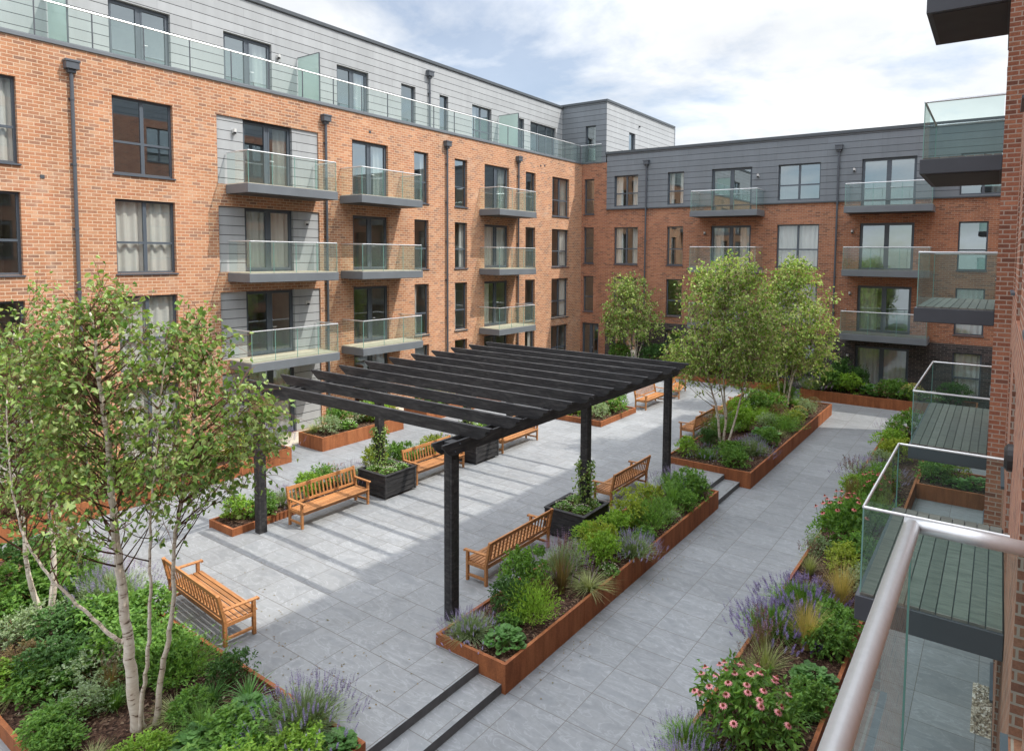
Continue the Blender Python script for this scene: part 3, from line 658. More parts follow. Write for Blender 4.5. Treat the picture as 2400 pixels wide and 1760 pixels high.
# ------------------------------------------------------------------ right (near) building
BR = thing('apartment_building', (.2, 10, 0), 'near brick apartment wall seen edge on at the right, with stacked glass balconies', 'building')
rlv = [(.05, 2.6), (3.55, 5.65), (6.6, 8.75), (9.6, 11.9), (12.9, 15.1)]
rc = [('W', 4.0, 5.7), ('D', 8.7, 10.5), ('N', 12.2, 13.3), ('D', 15.6, 17.6), ('W', 20.3, 21.9), ('N', 24.0, 24.9), ('D', 26.6, 28.4)]
def rop(l, c): a, b = rlv[l]; return (c[1], c[2], (a if c[0] != 'D' or l == 0 else a - .3), b)
near = [c for c in rc if c[1] < 14]; far = [c for c in rc if c[1] > 14]
c = MB(); RF.box(c, -6, 14.2, -.25, -.002, 15.6, 18.0); RB.box(c, 14.2, 31.4, -.51, -.002, 15.6, 18.0); c.build('cladding', 'cladding_grey', BR)
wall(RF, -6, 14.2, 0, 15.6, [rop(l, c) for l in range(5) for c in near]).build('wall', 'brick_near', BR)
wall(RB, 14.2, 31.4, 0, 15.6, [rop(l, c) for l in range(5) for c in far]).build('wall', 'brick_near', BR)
c = MB(); c.face([(-.06, 14.2, 0), (.2, 14.2, 0), (.2, 14.2, 18), (-.06, 14.2, 18)]); c.build('wall_return', 'brick_near', BR)
for fr, cs in ((RF, near), (RB, far)):
    for l in range(5):
        for c in cs: o = rop(l, c); window(fr, o[0], o[1], o[2], o[3], c[0], BR, 0, 0, sill=(c[0] != 'D'))
c = MB(); c.box(-.058, 12, 31.2, 31.4, 0, 18.0); c.box(.22, 12, -6, -5.8, 0, 18); c.box(12, 12.2, -6, 31.4, 0, 18); c.build('end_wall', 'brick_near', BR)
c = MB(); RF.box(c, -6, 14.2, -.3, .05, 18.0, 18.12); RB.box(c, 14.2, 31.4, -.56, .05, 18.0, 18.12); c.box(.5, 12, -6, 31.4, 17.8, 18.0, 1); c.build('roof', ['trim_dark', 'roof_felt'], BR)
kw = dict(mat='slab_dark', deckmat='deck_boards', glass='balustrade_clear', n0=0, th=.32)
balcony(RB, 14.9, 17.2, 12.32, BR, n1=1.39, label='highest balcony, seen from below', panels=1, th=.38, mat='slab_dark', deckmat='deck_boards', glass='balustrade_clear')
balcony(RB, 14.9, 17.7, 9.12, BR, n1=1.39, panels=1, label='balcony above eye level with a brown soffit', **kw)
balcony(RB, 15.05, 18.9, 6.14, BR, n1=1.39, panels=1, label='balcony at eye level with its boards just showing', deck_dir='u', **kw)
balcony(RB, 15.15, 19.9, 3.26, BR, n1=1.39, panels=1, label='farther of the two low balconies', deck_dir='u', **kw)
balcony(RF, 7.95, 11.15, 3.25, BR, n1=1.44, panels=1, label='nearest low balcony, looked down on', deck_dir='u', rr=.018, rail_h=1.0, **kw)
l_ = MB(); l_.tube([(.2, 8.5, 4.95), (.15, 8.5, 4.95), (.12, 8.5, 4.95)], [.15, .15, .11], 16); l_ = l_.build('wall_lamp', 'black_plastic', BR); l_['label'] = 'round dark bulkhead lamp'
# the photographer's own balcony: rail, glass, slab
OB = MB(); OB.box(-.3, .195, -2.2, 2.8, 4.66, 4.97); ob = OB.build('balcony', 'slab_dark', BR); ob['label'] = 'balcony the camera looks out from'
r = MB(); rz = 6.10
r.tube([(-.245, -2.0, rz), (-.235, 2.70, rz)], .029, 28); r.tube([(-.262, 2.72, rz), (.2, 2.72, rz)], .0265, 28)
r.build('handrail', 'steel', ob, smooth=True)
g = MB(); g.face([(-.235, -2.0, 4.9), (-.235, 1.55, 4.9), (-.235, 1.55, 6.08), (-.235, -2.0, 6.08)]); g.face([(-.235, 1.57, 4.9), (-.235, 2.715, 4.9), (-.235, 2.715, 6.08), (-.235, 1.57, 6.08)])
g.face([(-.23, 2.72, 4.9), (.19, 2.72, 4.9), (.19, 2.72, 6.08), (-.23, 2.72, 6.08)]); g.box(-.239, -.231, 2.712, 2.72, 4.9, 6.08, 1); g.box(-.237, -.233, 1.557, 1.563, 4.9, 6.08, 1); g.build('glass_panel', ['balustrade_clear', 'glass_edge'], ob)

# ------------------------------------------------------------------ corten planters
def planter(x0, x1, y0, y1, z0, z1, label, soil=-.05, group='rust steel planters', w=.06):
    t = thing('planter', ((x0 + x1) / 2, (y0 + y1) / 2, z0), label, 'planter', group)
    m = MB(); m.box(x0, x1, y0, y0 + w, z0, z1); m.box(x0, x1, y1 - w, y1, z0, z1); m.box(x0, x0 + w, y0 + w, y1 - w, z0, z1 - .0015); m.box(x1 - w, x1, y0 + w, y1 - w, z0, z1 - .0015)
    m.build('steel_wall', 'corten', t, bevel=0)
    # weld seams every 2.4 m
    q = MB(); y = y0 + 2.4
    while y < y1 - .5:
        q.box(x1 - .001, x1 + .004, y - .006, y + .006, z0 + .01, z1 - .01); q.box(x0 - .004, x0 + .001, y - .006, y + .006, z0 + .01, z1 - .01); y += 2.4
    if q.v: q.build('seam', 'corten', t)
    s = MB(); R = random.Random(int(x0 * 100 + y0 * 10)); nx = max(2, int((x1 - x0) / .22)); ny = max(2, int((y1 - y0) / .22))
    zz = [[z1 + soil + R.uniform(-.025, .035) for j in range(ny + 1)] for i in range(nx + 1)]
    X = [x0 + w * .9 + (x1 - x0 - 1.8 * w) * i / nx for i in range(nx + 1)]; Y = [y0 + w * .9 + (y1 - y0 - 1.8 * w) * j / ny for j in range(ny + 1)]
    for i in range(nx + 1):
        for j in range(ny + 1): s.v.append((X[i], Y[j], zz[i][j] if 0 < i < nx and 0 < j < ny else z1 + soil))
    for i in range(nx):
        for j in range(ny): a = i * (ny + 1) + j; s.f.append((a, a + ny + 1, a + ny + 2, a + 1)); s.mi.append(0)
    s.build('soil', 'soil', t, smooth=True)
    # bark chips on the soil
    c = MB()
    for k in range(int(min(900, (x1 - x0) * (y1 - y0) * 55))):
        x = R.uniform(x0 + .1, x1 - .1); y = R.uniform(y0 + .1, y1 - .1); a = R.uniform(0, pi); l = R.uniform(.015, .045); ww = l * .4; z = z1 + soil + .03
        ca, sa = cos(a), sin(a); tz = R.uniform(-.01, .015)
        c.face([(x - ca * l, y - sa * l, z - tz), (x + sa * ww, y - ca * ww, z), (x + ca * l, y + sa * l, z + tz), (x - sa * ww, y + ca * ww, z + .004)])
    tag(c.build('bark_chips', 'soil_chips', t), kind='stuff')
    return t
m, t_, L_ = newmat('soil_chips'); g_ = N(t_, 'ShaderNodeNewGeometry'); r_ = ramp(t_, [(0, (.05, .027, .018)), (.6, (.13, .075, .05)), (.93, (.22, .15, .1)), (1, (.5, .42, .33))]); L_(g_.outputs['Random Per Island'], r_.inputs[0])
b_ = princ(t_, rough=.9); L_(r_.outputs[0], b_.inputs['Base Color']); out(t_, b_.outputs[0])

planter(-7.92, -6.36, 7.88, 17.42, 0, .5, 'long narrow rust planter between the front steps and the far steps')
planter(-9.0, -6.1, 19.45, 31.0, 0, .5, 'wide rust planter holding two white stemmed birches beside the path')
planter(-17.5, -6.85, 2.85, 5.5, 0, .52, 'big rust planter in the near left corner under the largest birch')
planter(-3.4, -1.82, 4.0, 27.6, 0, .45, 'long rust planter along the right side of the path below the balconies')
planter(-1.81, .18, 21.6, 23.6, 0, .45, 'short rust planter dividing the ground patios by the near wall')
planter(-16.05, -15.0, 8.2, 20.4, 0, .48, 'low rust planter behind the sunlit benches left of the pergola')
planter(-15.3, -12.95, 22.0, 25.0, .0, .52, 'square rust planter at the far left of the open terrace')
planter(-21.3, -19.88, 14.2, 18.0, 0, .5, 'rust planter by the grey boarded bay of the sunlit building')
planter(-21.3, -19.75, 3.5, 12.9, 0, .5, 'long rust planter against the left building behind the birches')
planter(-21.3, -19.9, 19.3, 24.4, 0, .5, 'rust planter at the left building seen between the pergola beams')
planter(-21.3, -19.9, 25.6, 31.0, 0, .5, 'farthest rust planter along the left building')
planter(-19.4, -9.4, 33.3, 35.2, 0, .62, 'rust planter at the back left holding the small far birch')
planter(-8.2, -.6, 33.7, 35.4, 0, .5, 'rust planter below the far windows at the end of the path')

# ------------------------------------------------------------------ pergola
PG = thing('pergola', (-11.5, 13.5, .3), 'black timber pergola of flat rafters over the terrace benches', 'pergola')
zb0, zb1 = 3.46, 3.70
rposts = [8.62, 13.3, 18.0]; lposts = [8.75, 12.4, 16.1, 18.4]
def post(x, y):
    m = MB(); h = .1
    m.box(x - h, x + h, y - h, y + h, .3, zb1 - .02)
    for sx in (-1, 1):
        m.box(x + sx * (h + .006), x + sx * (h - .01), y - .045, y + .045, .36, zb0 - .1)
        m.box(x - .045, x + .045, y + sx * (h + .006), y + sx * (h - .01), .36, zb0 - .1)
    m.build('post', 'black_timber', PG, bevel=.008)
for y in rposts: post(-8.25, y)
for y in lposts: post(-14.7, y)
def shaped(pts, o, t, axis):   # extrude an outline in the plane (run, z) with thickness t across
    m = MB(); k = len(pts)
    def q(p, s): return (p[0], o + s * t / 2, p[1]) if axis == 'x' else (o + s * t / 2, p[0], p[1])
    m.v = [q(p, -1) for p in pts] + [q(p, 1) for p in pts]
    m.f = [tuple(range(k))[::-1], tuple(range(k, 2 * k))] + [(i, (i + 1) % k, k + (i + 1) % k, k + i) for i in range(k)]; m.mi = [0] * len(m.f)
    return m
for x in (-8.25, -14.7):
    for s in (-1, 1):
        y0, y1 = 8.25, 18.55
        pts = [(y0, zb1), (y0, zb1 - .06), (y0 + .05, zb1 - .09), (y0 + .08, zb1 - .15), (y0 + .2, zb0), (y1 - .2, zb0), (y1 - .08, zb1 - .15), (y1, zb1 - .08), (y1, zb1)]
        shaped(pts, x + s * .125, .05, 'y').build('beam', 'black_timber', PG, bevel=.004)
for i in range(11):
    y = 9.0 + .905 * i
    x0, x1 = -15.55, -7.62; z0, z1 = 3.68, 3.92
    pts = [(x0, z1), (x0, z1 - .04), (x0 + .08, z1 - .1), (x0 + .3, z0), (x1 - .3, z0), (x1 - .24, z0 + .03), (x1 - .12, z1 - .13), (x1 - .1, z1 - .07), (x1, z1 - .05), (x1, z1)]
    shaped(pts, y, .075, 'x').build('rafter', 'black_timber', PG, bevel=.004)
for x, ys in ((-8.25, rposts), (-14.7, lposts)):
    for y in ys:
        for dz in (-.06, .06):
            m = MB(); m.tube([(x + .15, y + dz, 3.58 + dz), (x + .165, y + dz, 3.58 + dz)], .016, 8); m.build('bolt', 'pipe_grey', PG)

# ------------------------------------------------------------------ benches
def local_bench():
    t = thing('bench', (0, 0, 0), '', 'bench')
    Lh = 1.0
    def P_(mb, name, bev=.006): return mb.build(name, 'teak', t, bevel=bev, world=False)
    s = MB()
    for i in range(6): y = -.2 + i * .092; s.box(-Lh + .0, Lh - .0, y, y + .075, .415 - .004 * (i < 3), .44 - .004 * (i < 3))
    s.box(-Lh + .02, Lh - .02, .262, .285, .33, .413); s.box(-Lh + .02, Lh - .02, -.23, -.205, .33, .41)
    s.box(-.03, .03, -.2, .26, .36, .412)
    P_(s, 'seat', .004)
    b = MB(); ax = (Vector((1, 0, 0)), Vector((0, cos(.2), sin(.2))), Vector((0, -sin(.2), cos(.2))))
    def bp(z): return -.235 - (z - .42) * .2
    b.obox((0, bp(.89), .89), ax, (Lh - .03, .018, .045)); b.obox((0, bp(.5), .5), ax, (Lh - .03, .016, .03))
    k = 17
    for i in range(k):
        x = -Lh + .1 + (2 * Lh - .2) * i / (k - 1); b.obox((x, bp(.69), .69), ax, (.021, .009, .165))
    P_(b, 'backrest', .003)
    for sx in (-1, 1):
        x = sx * (Lh + .0)
        l = MB(); l.box(x - .03, x + .03, .235, .295, 0, .62); P_(l, 'leg')
        l = MB(); l.box(x - .03, x + .03, -.27, -.21, 0, .44); l.obox((x, bp(.68) - .005, .68), ax, (.03, .03, .27)); P_(l, 'leg')
        a = MB(); a.bar((x, -.3, .655), (x, .33, .635), .065, .03); a.tube([(x - .035, .335, .63), (x + .035, .335, .63)], .028, 8); P_(a, 'armrest', .004)
        r = MB(); r.box(x - .018, x + .018, -.21, .235, .10, .15); r.box(x - .02, x + .02, -.21, .235, .34, .41); P_(r, 'stretcher', .003)
    r = MB(); 
    return t
bench0 = local_bench()
bench_used = [False]
def put_bench(x, y, rz, label, z=.3, sc=1.0):
    if not bench_used[0]: t = bench0; bench_used[0] = True
    else:
        t = bench0.copy(); COL.objects.link(t)
        for ch in list(bench0.children):
            c = ch.copy(); COL.objects.link(c); c.parent = t
    t.location = (x, y, z); t.rotation_euler = (0, 0, rz); t.scale = (sc, 1, 1)
    t['label'] = label; t['category'] = 'bench'; t['group'] = 'wooden garden benches'
BRZ = -pi / 2     # faces +x
put_bench(-11.95, 6.08, radians(-4), 'wooden bench nearest the camera at lower left, seen from behind its backrest', sc=1.12)
put_bench(-14.3, 10.42, BRZ, 'sunlit bench facing the terrace between the front left post and the near black planter box')
put_bench(-14.3, 14.2, BRZ, 'sunlit bench between the two black planter boxes on the left side')
put_bench(-14.2, 18.05, BRZ, 'bench mostly hidden under the rafters beyond the second left planter box')
put_bench(-13.05, 26.6, BRZ, 'far sunlit bench just beyond the square planter, left of the far pergola post')
put_bench(-13.05, 29.5, radians(-75), 'farthest sunlit bench, just right of the far pergola post')
put_bench(-8.75, 11.0, pi / 2, 'bench seen from behind, between the near right post and its planter box', sc=1.1)
put_bench(-8.72, 16.05, pi / 2, 'bench seen from behind between the middle and far right posts', sc=1.05)
put_bench(-9.4, 23.3, pi / 2, 'nearer bench with its back to the birch planter')
put_bench(-9.4, 26.6, pi / 2, 'farther bench with its back to the birch planter, behind the birch stems')

# ------------------------------------------------------------------ black planter boxes
def pbox(x, y, label, w=.56):
    t = thing('planter_box', (x, y, .3), label, 'planter box', 'black timber planter boxes'); z0 = .36
    m = MB()
    for i in range(4):
        a = z0 + i * .15; b = a + .14; k = .0 if i % 2 else .0
        m.box(x - w, x + w, y - w, y - w + .035, a, b); m.box(x - w, x + w, y + w - .035, y + w, a, b); m.box(x - w, x - w + .035, y - w + .035, y + w - .035, a, b); m.box(x + w - .035, x + w, y - w + .035, y + w - .035, a, b)
    m.build('board_panel', 'black_timber', t, bevel=.006)
    for sx in (-1, 1):
        for sy in (-1, 1): m = MB(); m.box(x + sx * (w - .02) - .035, x + sx * (w - .02) + .035, y + sy * (w - .02) - .035, y + sy * (w - .02) + .035, z0 - .02, z0 + .6); m.build('corner_post', 'black_timber', t, bevel=.005)
    m = MB(); q = w + .03; z = z0 + .6
    m.box(x - q, x + q, y - q, y - q + .09, z, z + .03); m.box(x - q, x + q, y + q - .09, y + q, z, z + .03); m.box(x - q, x - q + .09, y - q + .09, y + q - .09, z, z + .03); m.box(x + q - .09, x + q, y - q + .09, y + q - .09, z, z + .03)
    m.build('rim', 'black_timber', t, bevel=.005)
    m = MB(); m.face([(x - w + .03, y - w + .03, z0 + .54), (x + w - .03, y - w + .03, z0 + .54), (x + w - .03, y + w - .03, z0 + .54), (x - w + .03, y + w - .03, z0 + .54)]); m.build('soil', 'soil', t)
    for sx in (-1, 1):
        for sy in (-1, 1):
            m = MB(); m.tube([(x + sx * (w - .1) - .015, y + sy * (w - .1), .327), (x + sx * (w - .1) + .015, y + sy * (w - .1), .327)], .027, 10); m.build('castor', 'black_plastic', t)
    return t
BOX = [(-14.4, 12.42, 'black planter box on the left side nearest the camera'), (-14.4, 16.15, 'black planter box farther back on the left under the pergola'), (-8.42, 13.2, 'black planter box around the middle right pergola post')]
for b in BOX: pbox(*b)

# ------------------------------------------------------------------ plants
RND = random.Random(11)
def leafq(mb, p, d, nrm, Lf, Wf, fold=.25, mi=0):
    """ovate leaf of two quads folded on the midrib"""
    r = d.cross(nrm)
    if r.length < 1e-4: r = Vector((1, 0, 0))
    r.normalize(); u = r.cross(d)
    s1 = r * (Wf * .5); s2 = r * (Wf * .33); up = u * (Wf * fold)
    a = p + d * (Lf * .32) ; b = p + d * (Lf * .7) - u * (Lf * .06); tip = p + d * Lf - u * (Lf * .16)
    n = len(mb.v)
    mb.v += [tuple(p), tuple(a + s1 + up), tuple(b + s2 + up * .6), tuple(tip), tuple(b - s2 + up * .6), tuple(a - s1 + up)]
    mb.f += [(n, n + 1, n + 2, n + 3), (n, n + 3, n + 4, n + 5)]; mb.mi += [mi, mi]
def leafd(mb, p, d, nrm, Lf, Wf, mi=0):
    r = d.cross(nrm)
    if r.length < 1e-4: r = Vector((1, 0, 0))
    r.normalize(); n = len(mb.v); m = p + d * (Lf * .45)
    mb.v += [tuple(p), tuple(m + r * Wf * .5), tuple(p + d * Lf), tuple(m - r * Wf * .5)]; mb.f.append((n, n + 1, n + 2, n + 3)); mb.mi.append(mi)
def rdir(R, up=0.0):
    while True:
        v = Vector((R.uniform(-1, 1), R.uniform(-1, 1), R.uniform(-1, 1)))
        if .05 < v.length < 1: v.normalize(); v.z += up; return v.normalized()
def blade(mb, p, ang, h, reach, w, R, mi=0, seg=4):
    pts = []; dx, dy = cos(ang), sin(ang); px, py = -dy, dx
    for i in range(seg + 1):
        s = i / seg; o = reach * s ** 1.8; z = h * (s - .38 * s * s * (reach / max(h, .01)))
        pts.append((p[0] + dx * o, p[1] + dy * o, p[2] + z, w * (1 - s ** 1.5) + .0006))
    n = len(mb.v)
    for x, y, z, ww in pts: mb.v += [(x - px * ww / 2, y - py * ww / 2, z), (x + px * ww / 2, y + py * ww / 2, z)]
    for i in range(seg): a = n + 2 * i; mb.f.append((a, a + 1, a + 3, a + 2)); mb.mi.append(mi)
    return pts[-1]
PROTO = {}
def shrub_mesh(R, mat, n=900, leaf=.05, lump=6, squash=.85, name='foliage', style='q', wr=.55, shell=.72):
    n = int(n * 1.45)
    """clumpy mound about 1 m across, 0.8 m high, made of leaf sprays"""
    mb = MB(); lumps = []
    for i in range(lump):
        a = R.uniform(0, 2 * pi); rr = R.uniform(.05, .3); lumps.append((Vector((cos(a) * rr, sin(a) * rr, R.uniform(.18, .5))), R.uniform(.18, .3)))
    lumps.append((Vector((0, 0, .32)), .32))
    for i in range(n // 6):
        c, r = R.choice(lumps); d = rdir(R, .35); base = c + d * r * R.uniform(shell, 1.0)
        if base.z < .02: base.z = R.uniform(.02, .12)
        sd = (d + rdir(R) * .5).normalized()
        for k in range(6):
            p = base + sd * (k * leaf * .3); ld = (sd * .7 + rdir(R) * .9).normalized(); nn = (Vector((0, 0, 1)) + rdir(R) * .8).normalized()
            s = leaf * R.uniform(.7, 1.25)
            if style == 'q': leafq(mb, p, ld, nn, s, s * wr)
            else: leafd(mb, p, ld, nn, s, s * wr)
    # woody sticks inside
    st = MB()
    for i in range(7):
        a = R.uniform(0, 6.28); st.tube([(0, 0, -.03), (cos(a) * .12, sin(a) * .12, .2), (cos(a) * .25, sin(a) * .25, .45)], [.012, .008, .004], 4)
    n0 = len(mb.v); mb.v += st.v; mb.f += [tuple(n0 + q for q in f) for f in st.f]; mb.mi += [1] * len(st.f)
    return [(name, mb.mesh(name, [mat, 'twig']))]
def needle_mesh(R, mat, n=520, h=.75, spread=.42):
    mb = MB()
    for i in range(n):
        a = R.uniform(0, 6.283); r0 = R.uniform(0, .12); tilt = R.uniform(0, 1) ** .7
        d = Vector((cos(a) * tilt * .9, sin(a) * tilt * .9, 1 - tilt * .55)).normalized(); L = h * R.uniform(.55, 1.0)
        p = Vector((cos(a) * r0, sin(a) * r0, 0))
        for k in range(7):
            q = p + d * (L * (.3 + .7 * k / 6)) + rdir(R) * .03
            ld = (d + rdir(R) * .7).normalized(); leafd(mb, q, ld, rdir(R), R.uniform(.05, .09), .016)
    return [('foliage', mb.mesh('foliage', [mat]))]
def lavender_mesh(R, leafm, flm, n=300, h=.5, sp=.16, spread=.55, flw=.02):
    mb = MB(); fl = MB()
    for i in range(n):
        a = R.uniform(0, 6.283); t = R.uniform(0, 1) ** .6; r0 = t * .2
        reach = t * spread * R.uniform(.8, 1.1); hh = h * (1 - .35 * t * t) * R.uniform(.8, 1.1)
        x, y, z, w = blade(mb, (cos(a) * r0, sin(a) * r0, 0), a + R.uniform(-.3, .3), hh, reach, .011, R, seg=3)
        for k in range(5):
            s = R.uniform(.15, .75); q = Vector((cos(a) * (r0 + reach * s * s), sin(a) * (r0 + reach * s * s), hh * s)); leafd(mb, q, (Vector((cos(a), sin(a), 1)) + rdir(R) * .8).normalized(), rdir(R), .06, .01)
        if R.random() < .40:
            q = Vector((x, y, z)); d = Vector((cos(a) * t * .5, sin(a) * t * .5, 1)).normalized(); L = sp * R.uniform(.6, 1.1)
            # stalk then whorls
            for k in range(6):
                c = q + d * (L * k / 5); rr = flw * (1 - abs(k - 2) / 7); b0 = R.uniform(0, 1.5)
                for j in range(3):
                    e = Vector((cos(b0 + j * 2.1), sin(b0 + j * 2.1), .6)).normalized(); leafd(fl, c, e, d, rr * 1.6, rr * 1.1)
    return [('foliage', mb.mesh('foliage', [leafm])), ('flower_spikes', fl.mesh('flower_spikes', [flm]))]
def grass_mesh(R, mat, n=260, h=.7, reach=.5, w=.011, plume=None, pn=24):
    mb = MB(); fl = MB()
    for i in range(n):
        a = R.uniform(0, 6.283); r0 = R.uniform(0, .09); blade(mb, (cos(a) * r0, sin(a) * r0, 0), a + R.uniform(-.4, .4), h * R.uniform(.6, 1.1), reach * R.uniform(.2, 1.1), w * R.uniform(.7, 1.2), R, seg=6)
    parts = [('foliage', mb)]
    if plume:
        for i in range(pn):
            a = R.uniform(0, 6.283); x, y, z, _ = blade(mb, (0, 0, 0), a, h * R.uniform(1.05, 1.3), reach * R.uniform(.1, .7), .005, R, seg=4)
            q = Vector((x, y, z)); d = Vector((cos(a) * .3, sin(a) * .3, 1)).normalized()
            for k in range(22):
                c = q + d * (.17 * k / 22); leafd(fl, c, (rdir(R) + d * .8).normalized(), rdir(R), .035, .01)
    res = [('foliage', mb.mesh('foliage', [mat]))]
    if plume: res.append(('plumes', fl.mesh('plumes', [plume])))
    return res
def broad_mesh(R, mat, n=130, leaf=.17, h=.38, wr=.8, fl=None, flc=50):
    mb = MB()
    for i in range(n):
        a = R.uniform(0, 6.283); r = .42 * sqrt(R.random()); z = h * (1 - (r / .5) ** 2) * R.uniform(.65, 1.05) + .04
        p = Vector((cos(a) * r * .85, sin(a) * r * .85, z)); d = Vector((cos(a), sin(a), R.uniform(-.25, .45))).normalized()
        nn = (Vector((cos(a) * .3, sin(a) * .3, 1)) + rdir(R) * .35).normalized(); s = leaf * R.uniform(.6, 1.1)
        rr = d.cross(nn).normalized(); u = rr.cross(d); k = len(mb.v); lay = []
        for j in range(9):      # rounded scalloped leaf as a fan with wavy rim
            t = -pi * .88 + j * (2 * pi * .88) / 8; w = s * .5 * (1 + .12 * (j % 2)); lay.append(p + d * (s * .45 + cos(t) * w) + rr * (sin(t) * w * wr) + u * (.10 * s * ((j % 2) - .3)))
        mb.v.append(tuple(p + d * s * .45 - u * s * .07)); mb.v += [tuple(q) for q in lay]
        for j in range(8): mb.f.append((k, k + 1 + j, k + 2 + j)); mb.mi.append(0)
        st0 = Vector((0, 0, 0)) + Vector((cos(a), sin(a), 0)) * r * .3
        blade(mb, tuple(st0), a, max(z, .05), r * .6, .008, R, seg=3)
    res = [('foliage', mb.mesh('foliage', [mat]))]
    if fl:
        f = MB()
        for i in range(flc):
            a = R.uniform(0, 6.283); r = .4 * sqrt(R.random()); c = Vector((cos(a) * r, sin(a) * r, h * 1.15 * (1 - (r / .55) ** 2) + .08))
            for j in range(5): leafd(f, c, rdir(R, .6), rdir(R), .03, .022)
        res.append(('flowers', f.mesh('flowers', [fl])))
    return res
def strap_mesh(R, mat, n=70, h=.4, reach=.45, w=.028): return grass_mesh(R, mat, n, h, reach, w)
def cone_mesh(R, petal, heads=20):
    """leafy mound plus separate daisy heads with drooping petals"""
    res = [('foliage', shrub_mesh(R, 'green_mid', 1300, .075, 8, wr=.45)[0][1])]
    for i in range(heads):
        f = MB(); a = i * 2.4 + R.uniform(-.3, .3); r = .47 * sqrt((i + .5) / heads); z = .52 + .28 * (1 - (r / .5) ** 2) * 1 + R.uniform(-.04, .05); c = Vector((cos(a) * r, sin(a) * r, z)); up = (Vector((cos(a) * r * 1.2, sin(a) * r * 1.2, 1))).normalized()
        t1 = up.cross(Vector((1, 0, 0))).normalized(); t2 = up.cross(t1)
        for j in range(12):
            e = t1 * cos(j * pi / 6) + t2 * sin(j * pi / 6); leafd(f, c + e * .008, (e - up * .45).normalized(), up, .038, .015, 0)
        f.tube([c - up * .006, c + up * .012, c + up * .022], [.015, .013, .005], 7, 1); f.tube([c - up * .01, c - up * .12 - Vector((0, 0, .2))], .004, 3, 2)
        res.append(('flower', f.mesh('flower', [petal, 'orange_cone', 'green_mid'])))
    return res
def proto(kind, var):
    k = (kind, var)
    if k in PROTO: return PROTO[k]
    R = random.Random(sum(map(ord, kind)) * 7 + var * 131)
    P = {'shrub_bright': lambda: shrub_mesh(R, 'green_bright', 1500, .055, 7),
         'shrub_mid': lambda: shrub_mesh(R, 'green_mid', 1500, .06, 7),
         'shrub_lime': lambda: shrub_mesh(R, 'green_lime', 1400, .05, 6),
         'shrub_dark': lambda: shrub_mesh(R, 'green_dark', 1500, .055, 6),
         'shrub_grey': lambda: shrub_mesh(R, 'green_grey', 1500, .045, 6, style='d'),
         'shrub_bronze': lambda: shrub_mesh(R, 'bronze', 1300, .045, 5, style='d'),
         'shrub_flowery': lambda: shrub_mesh(R, 'green_mid', 1000, .06, 6) + [('flowers', shrub_mesh(R, 'rusty_flower', 420, .035, 6, shell=.95, style='d')[0][1])],
         'conifer': lambda: needle_mesh(R, 'green_bright', 420, .75),
         'conifer_dark': lambda: needle_mesh(R, 'green_mid', 420, .7),
         'lavender': lambda: lavender_mesh(R, 'green_grey', 'purple', 480, .5, .13, flw=.014),
         'lavender_vivid': lambda: lavender_mesh(R, 'green_mid', 'violet', 620, .5, .15, flw=.018),
         'lavender_lilac': lambda: lavender_mesh(R, 'green_grey', 'lilac', 360, .55, .16, flw=.013),
         'lavender_dark': lambda: lavender_mesh(R, 'green_mid', 'purple', 400, .5, .12, flw=.013),
         'grass': lambda: grass_mesh(R, 'green_mid', 240, .6, .5),
         'grass_bronze': lambda: grass_mesh(R, 'bronze', 260, .75, .35, .010, 'plume', 22),
         'grass_plume': lambda: grass_mesh(R, 'straw_green', 260, .6, .45, .009, 'plume', 26),
         'grass_golden': lambda: grass_mesh(R, 'golden', 520, .8, .42, .008),
         'grass_striped': lambda: grass_mesh(R, 'straw_green', 260, .45, .6, .012),
         'strap': lambda: strap_mesh(R, 'green_hosta'),
         'broad': lambda: broad_mesh(R, 'green_hosta'),
         'broad_white': lambda: broad_mesh(R, 'green_mid', 150, .11, .36, .8, 'white_flower'),
         'fine_cover': lambda: shrub_mesh(R, 'green_mid', 1300, .07, 9, style='q', wr=.6),
         'yellow_flower': lambda: broad_mesh(R, 'green_mid', 150, .11, .4, .8, 'yellow_flower', 110),
         'cone_pink': lambda: cone_mesh(R, 'pink', 32), 'cone_red': lambda: cone_mesh(R, 'red_pink', 26)}
    PROTO[k] = P[kind](); return PROTO[k]
KIND = {'shrub_bright': ('shrub', 'rounded bright green shrub'), 'shrub_mid': ('shrub', 'mounded mid green shrub'), 'shrub_lime': ('shrub', 'yellow green shrub'),
        'shrub_dark': ('shrub', 'dark green shrub'), 'shrub_grey': ('shrub', 'grey green fine-leaved bush'), 'shrub_bronze': ('shrub', 'bronze tinted low bush'),
        'shrub_flowery': ('shrub', 'low shrub dotted with rusty pink flowers'), 'conifer': ('shrub', 'feathery bright green shrub'), 'conifer_dark': ('shrub', 'feathery mid green shrub'),
        'lavender': ('lavender', 'lavender with purple spikes'), 'lavender_vivid': ('lavender', 'deep violet lavender'), 'lavender_lilac': ('lavender', 'lavender with lilac pink spikes'), 'lavender_dark': ('lavender', 'dark leaved lavender'),
        'grass': ('ornamental_grass', 'arching green grass'), 'grass_bronze': ('ornamental_grass', 'bronze upright grass'), 'grass_plume': ('ornamental_grass', 'grass with brown plumes'),
        'grass_golden': ('ornamental_grass', 'golden wispy grass'), 'grass_striped': ('ornamental_grass', 'pale spilling grass'), 'strap': ('perennial', 'strap-leaved green perennial'),
        'broad': ('perennial', 'broad-leaved green perennial'), 'broad_white': ('perennial', 'leafy perennial with tiny white flowers'), 'fine_cover': ('perennial', 'loose leafy perennial'),
        'yellow_flower': ('perennial', 'perennial with pale yellow flowers'), 'cone_pink': ('coneflower', 'pink coneflower clump'), 'cone_red': ('coneflower', 'reddish coneflower clump')}
